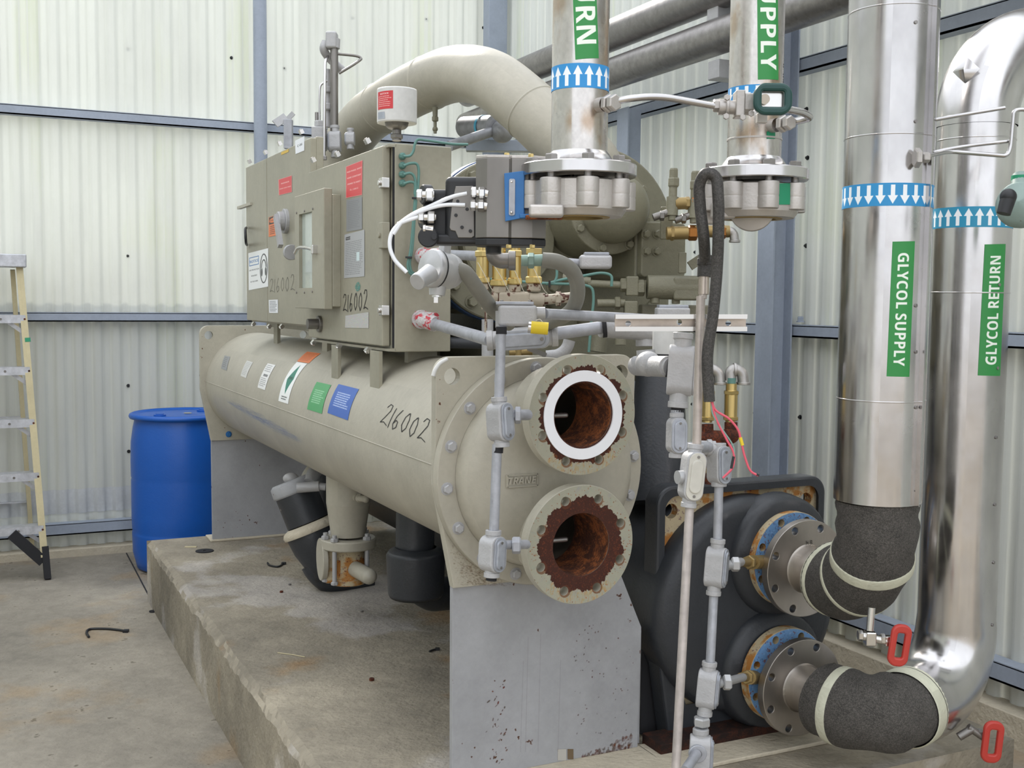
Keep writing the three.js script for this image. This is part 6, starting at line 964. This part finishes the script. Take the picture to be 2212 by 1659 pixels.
// relief vents against the side wall
{
  const d = 3.05, k = mpp(d), y = (p) => at(1575, p, d).y;
  const t = thing('vent_manifold', 'brown rusted pipe tee carrying two brass relief vents', 'manifold', at(1545, 1045, d));
  part(t, 'tee', [seg([1500, 944, d], [1575, 948, d], 17 * k), ball(at(1578, 940, d), 19 * k), seg([1579, 942, d], [1579, 912, d], 14 * k), seg([1528, 944, d], [1527, 916, d], 14 * k), seg([1533, 960, d], [1531, 1046, d], 9 * k)], M.rustBrown);
  pieces(t, 'stack', [nut(at(1532, 1000, d), UP, 12 * k, 16 * k), nut(at(1532, 1022, d), UP, 11 * k, 12 * k)], M.brassDull);
  const vent = (px, label) => {
    const v = thing('relief_vent', label, 'valve', at(px, 912, d), 'brass relief vents with elbows'), o = at(px, 912, d), H = (p) => at(px, p, d).y - o.y;
    part(v, 'body', lathe(o, UP, sharp([[0, 0], [11 * k, 0], [11 * k, H(902)], [14 * k, H(900)], [14 * k, H(848)], [12 * k, H(842)], [12 * k, H(828)], [0, H(826)]]), 24), M.brass);
    part(v, 'nut', nut(o.clone().add(V(0, H(908), 0)), UP, 17 * k, 9 * k), M.brass); part(v, 'nut', nut(o.clone().add(V(0, H(852), 0)), UP, 17 * k, 9 * k), M.brass);
    part(v, 'collar', cyl(o.clone().add(V(0, H(828), 0)), o.clone().add(V(0, H(816), 0)), 9 * k, 9 * k, 18), M.teal);
    part(v, 'street_elbow', [...pipe([at(px, 822, d), at(px, 800, d), at(px + 14, 797, d), at(px + 26, 806, d), at(px + 28, 830, d)], 12 * k, 0.016, 20), ring(at(px + 28, 831, d), UP, 8 * k, 15 * k, 6 * k, 22), ring(at(px + 6, 799, d), RIGHT, 9 * k, 15.5 * k, 6 * k, 22)], M.fitting);
  };
  vent(1527, 'brass relief vent with steel elbow half hidden behind the black hose'); vent(1578, 'brass relief vent with steel elbow standing clear by the grey post');
  // side relief valves on the compressor
  const e = 3.5, q = mpp(e), s = (a, b, r) => cyl(at(a[0], a[1], e), at(b[0], b[1], e), r * q, r * q, 20);
  const r1 = thing('side_relief_valve', 'horizontal brass relief valve with a steel elbow at the compressor side', 'valve', at(1500, 515, e));
  pieces(r1, 'body', [[s([1440, 504], [1486, 503], 14), nut(at(1448, 504, e), RIGHT, 16 * q, 8 * q)], s([1500, 500], [1575, 500], 13)], M.brassDull); pieces(r1, 'ring', [nut(at(1486, 503, e), RIGHT, 17 * q, 20 * q), nut(at(1552, 501, e), RIGHT, 15 * q, 16 * q)], S({ color: '#a9713a', roughness: 0.4, metalness: 0.8, map: tSteel })); part(r1, 'nipple', s([1502, 502], [1545, 501], 9), M.zinc);
  part(r1, 'elbow', [...pipe([at(1566, 500, e), at(1584, 499, e), at(1587, 520, e)], 10 * q, 0.016, 18), ring(at(1587, 518, e), DOWN, 7 * q, 12 * q, 6 * q, 20)], M.fitting);
  const r2 = thing('side_relief_valve', 'horizontal steel and brass valve above the other at the compressor side', 'valve', at(1500, 445, e));
  part(r2, 'body', [s([1458, 440], [1482, 439], 13), nut(at(1480, 439, e), RIGHT, 14 * q, 10 * q)], M.brassDull); part(r2, 'nipple', [s([1478, 438], [1520, 437], 7)], M.silver); part(r2, 'ring', s([1494, 437], [1518, 437], 12), S({ color: '#b07040', roughness: 0.4, metalness: 0.7 }));
  const caps = (px, py, lab) => { const c = thing('service_valve', lab, 'valve', at(px, py + 90, e)); part(c, 'stem', [s([px, py + 2], [px - 3, py + 110], 9), s([px - 2, py + 60], [px - 4, py + 100], 13)], M.olive); part(c, 'cap', [nut(at(px, py + 38, e), UP, 13 * q, 20 * q), nut(at(px, py + 20, e), UP, 10 * q, 22 * q)], M.olive); part(c, 'side_port', [s([px - 8, py + 92], [px - 44, py + 104], 8), nut(at(px - 30, py + 100, e), RIGHT, 11 * q, 10 * q)], M.darkSteel); };
  caps(1455, 366, 'olive service valve with square cap beside the domed cover'); caps(1502, 372, 'olive service valve with square cap partly behind the black hose');
}
{ // dark space parts under the cabinet and behind conduits
  const d = 3.6, k = mpp(d), t = thing('oil_line', 'dark insulated oil pipes running behind the control cabinet', 'pipe', at(1010, 760, d));
  pieces(t, 'pipe', [cyl(at(960, 740, d), at(1080, 742, d), 12 * k, 12 * k, 18), cyl(at(965, 640, d + 0.2), at(1080, 640, d + 0.2), 30 * k, 30 * k, 20)], M.rubber);
  part(t, 'riser', [cyl(at(1053, 780, d - 0.2), at(1053, 690, d - 0.2), 12 * k, 12 * k, 16)], M.castAlu);
  const v = thing('drain_cock', 'small brass valve cluster on top of the condenser', 'valve', at(1130, 765, 3.0)), kk = mpp(3.0);
  part(v, 'body', [cyl(at(1120, 775, 3.0), at(1120, 752, 3.0), 9 * kk, 9 * kk, 14), cyl(at(1100, 762, 3.0), at(1150, 760, 3.0), 7 * kk, 7 * kk, 14)], M.brassDull); part(v, 'handle', bar(at(1140, 752, 2.98), at(1180, 768, 2.98), 10 * kk, 3 * kk, TOCAM), M.darkSteel);
  part(v, 'elbow', pipe([at(1180, 770, 3.0), at(1222, 766, 3.0), at(1230, 735, 3.0)], 13 * kk, 0.03, 18), M.castAlu);
}

// ================================================================ loose things
{ // plastic drum
  const c = V(1.105, 0, -6.83), R = 0.292, H = 0.95, KY = 0.95 / 0.905, t = thing('plastic_drum', 'blue plastic drum standing on the floor behind the pad', 'drum', c);
  const prof = [[0, 0.004], [0.235, 0], [0.262, 0.012], [0.272, 0.05], [0.285, 0.1], [0.288, 0.2], [0.287, 0.212], [0.284, 0.222], [0.287, 0.232], [0.29, 0.3], [0.29, 0.505], [0.286, 0.516], [0.29, 0.527], [0.291, 0.62], [0.288, 0.72], [0.276, 0.80], [0.268, 0.835], [0.27, 0.848]];
  part(t, 'body', lathe(c, UP, prof.map(([r, y]) => [r * R / 0.291, y * KY]), 72), M.drum);
  const lid = part(t, 'lid', lathe(c.clone().add(V(0, 0.845 * KY, 0)), UP, [[0.262, 0], [0.294, 0.006], [0.299, 0.018], [0.295, 0.03], [0.283, 0.036], [0.277, 0.03], [0.265, 0.024], [0, 0.026]], 72), M.drum);
  for (const [x, z] of [[-0.14, 0.1], [0.14, -0.1]]) part(lid, 'bung', [disc(c.clone().add(V(x, 0.865 * KY, z)), UP, 0.035, 0.014, 24), disc(c.clone().add(V(x, 0.872 * KY, z)), UP, 0.024, 0.012, 8)], M.drum);
  part(lid, 'sticker', boxAt(c.clone().add(V(0.03, 0.875 * KY, 0.03)), 0.04, 0.002, 0.03), S({ color: '#b9b08a', roughness: 0.6 }));
}
{ // fibreglass step ladder; its far side is outside the picture
  const f = onY(103, 1250, 0), zT = f.z - 0.36, H = 1.80, topX = onZ(44, 568, zT).x, W = 0.5, t = thing('step_ladder', 'cream fibreglass step ladder with aluminium treads by the wall', 'ladder', V(f.x - W / 2, 0, f.z));
  const A = V(f.x, 0, f.z), B = V(topX, H, zT), A2 = V(f.x - W - 0.04, 0, f.z), B2 = V(topX - W + 0.06, H, zT);
  const rail = (a, b, s) => part(t, 'rail', [bar(a.clone().lerp(b, 0.07), b, 0.02, 0.075, FRONT), bar(a.clone().lerp(b, 0.07).add(V(s * -0.012, 0, 0.033)), b.clone().add(V(s * -0.012, 0, 0.033)), 0.03, 0.007, FRONT)], M.fibreglass);
  rail(A, B, 1); rail(A2, B2, -1);
  for (const y of [0.30, 0.595, 0.895, 1.19, 1.485]) {
    const u = y / H, p = A.clone().lerp(B, u), q = A2.clone().lerp(B2, u), m = p.clone().add(q).multiplyScalar(0.5), w = p.x - q.x;
    const st = part(t, 'tread', [box(m.x, y, m.z - 0.005, w, 0.006, 0.09), box(m.x, y - 0.02, m.z + 0.04, w, 0.046, 0.005), box(m.x, y - 0.014, m.z - 0.05, w, 0.03, 0.004)], M.alu);
    for (const s of [-1, 1]) { const e = s > 0 ? p : q; part(st, 'brace', bar(e.clone().add(V(-s * 0.1, -0.03, 0.0)), e.clone().add(V(-s * 0.008, -0.1, 0.0)), 0.022, 0.004, FRONT), M.alu); part(st, 'rivet', disc(e.clone().add(V(-s * 0.13, -0.02, 0.043)), FRONT, 0.007, 0.004, 10), M.darkSteel); part(st, 'rivet', disc(e.clone().add(V(-s * 0.004, -0.02, 0.04)), FRONT, 0.006, 0.004, 10), M.rustBrown); }
  }
  part(t, 'top_cap', [box((B.x + B2.x) / 2, H + 0.0, zT - 0.03, B.x - B2.x + 0.06, 0.075, 0.22, 0.006)], M.alu);
  for (const e of [[A, B, 1], [A2, B2, -1]]) part(t, 'foot', [bar(e[0], e[0].clone().lerp(e[1], 0.1), 0.036, 0.085, FRONT), bar(e[0].clone().add(V(-e[2] * 0.02, 0.1, 0)), e[0].clone().add(V(-e[2] * 0.18, 0.27, -0.01)), 0.06, 0.02, FRONT)], M.blackMatt, { label: 'black rubber boot and brace' });
  const R1 = V(f.x - 0.05, 0, f.z - 0.62), R2 = V(f.x - W + 0.02, 0, f.z - 0.62);
  part(t, 'rear_leg', bar(R1, V(B.x - 0.04, H - 0.05, zT - 0.08), 0.025, 0.05, FRONT), M.fibreglass); part(t, 'rear_leg', bar(R2, V(B2.x + 0.04, H - 0.05, zT - 0.08), 0.025, 0.05, FRONT), M.fibreglass);
  for (const u of [0.2, 0.5]) part(t, 'cross_bar', bar(R1.clone().lerp(V(B.x - 0.04, H - 0.05, zT - 0.08), u), R2.clone().lerp(V(B2.x + 0.04, H - 0.05, zT - 0.08), u), 0.03, 0.006, UP), M.alu);
  part(t, 'green_tape', bar(A.clone().lerp(B, 0.742).add(V(0.002, 0, 0.038)), A.clone().lerp(B, 0.755).add(V(0.002, 0, 0.038)), 0.03, 0.003, FRONT), M.greenPaint);
}
{ // litter on the slab and the pad
  const on = (px, py, y) => onY(px, py, y);
  const tie = (pts, y, r, label) => { const p = pts.map(([x, yy]) => on(x, yy, y + r)); const t = thing('cable_tie', label, 'litter', p[0]); part(t, 'strip', tube(p, r, 6, 30), M.black); part(t, 'head', boxAt(p[p.length - 1], r * 4, r * 2, r * 4, 0), M.black); };
  tie([[192, 1376], [187, 1366], [194, 1359], [225, 1358], [250, 1360], [272, 1363]], 0, 0.006, 'bent black cable tie lying on the floor slab');
  tie([[578, 1216], [582, 1221], [600, 1224], [610, 1219], [613, 1217]], PAD, 0.005, 'short curled black cable tie on the pad');
  tie([[928, 1407], [936, 1404], [945, 1402]], PAD, 0.004, 'tiny black scrap by the grey leg on the pad');
  const w = on(442, 1191, PAD), t = thing('washer', 'flat black washer lying on the pad corner', 'washer', w); part(t, 'ring', ring(w.clone().add(V(0, 0.0005, 0)), UP, 0.008, 0.045, 0.004, 32), M.blackMatt);
  const b = on(330, 1322, 0), tb = thing('rubber_cap', 'small dark cap on the floor beside the pad corner', 'litter', b); part(tb, 'cap', disc(b, UP, 0.018, 0.007, 18), M.blackMatt);
  const straw = [on(600, 1410, PAD + 0.002), on(630, 1414, PAD + 0.002), on(658, 1419, PAD + 0.002)], ts = thing('straw', 'dry yellow grass stalk lying on the pad', 'litter', straw[0]); part(ts, 'stalk', tube(straw, 0.0016, 6), M.fibreglass);
  for (const [px, py, m, lab, r] of [[608, 1280, M.rustBrown, 'rusty nut lying on a rust stain of the pad', 0.008], [803, 1470, M.rustBrown, 'rusty nut on the pad in front of the leg', 0.009], [626, 1264, M.zinc, 'small zinc nut on the pad near the strainer', 0.007], [782, 1322, M.zinc, 'small zinc nut on the pad below the foam column', 0.007]]) { const p = on(px, py, PAD), n = thing('loose_nut', lab, 'nut', p); part(n, 'nut', nut(p, UP, r, r), m); }
  const chip = on(412, 1182, PAD), tc = thing('paper_scrap', 'pale yellow scrap on the pad edge by the washer', 'litter', chip); part(tc, 'scrap', boxAt(chip.clone().add(V(0, 0.002, 0)), 0.06, 0.003, 0.02, 0), M.fibreglass);
  const bb = on(2196, 1590, 0.0), tl = thing('floor_bolt', 'steel anchor bolt in the floor beside the return pipe', 'bolt', bb); part(tl, 'washer', disc(bb, UP, 0.03, 0.004, 20), M.zinc); part(tl, 'nut', nut(bb.clone().add(V(0, 0.004, 0)), UP, 0.017, 0.016), M.zinc); part(tl, 'thread', cyl(bb, bb.clone().add(V(0, 0.04, 0)), 0.009, 0.009, 12), M.zinc);
}
renderer.render(scene, camera);
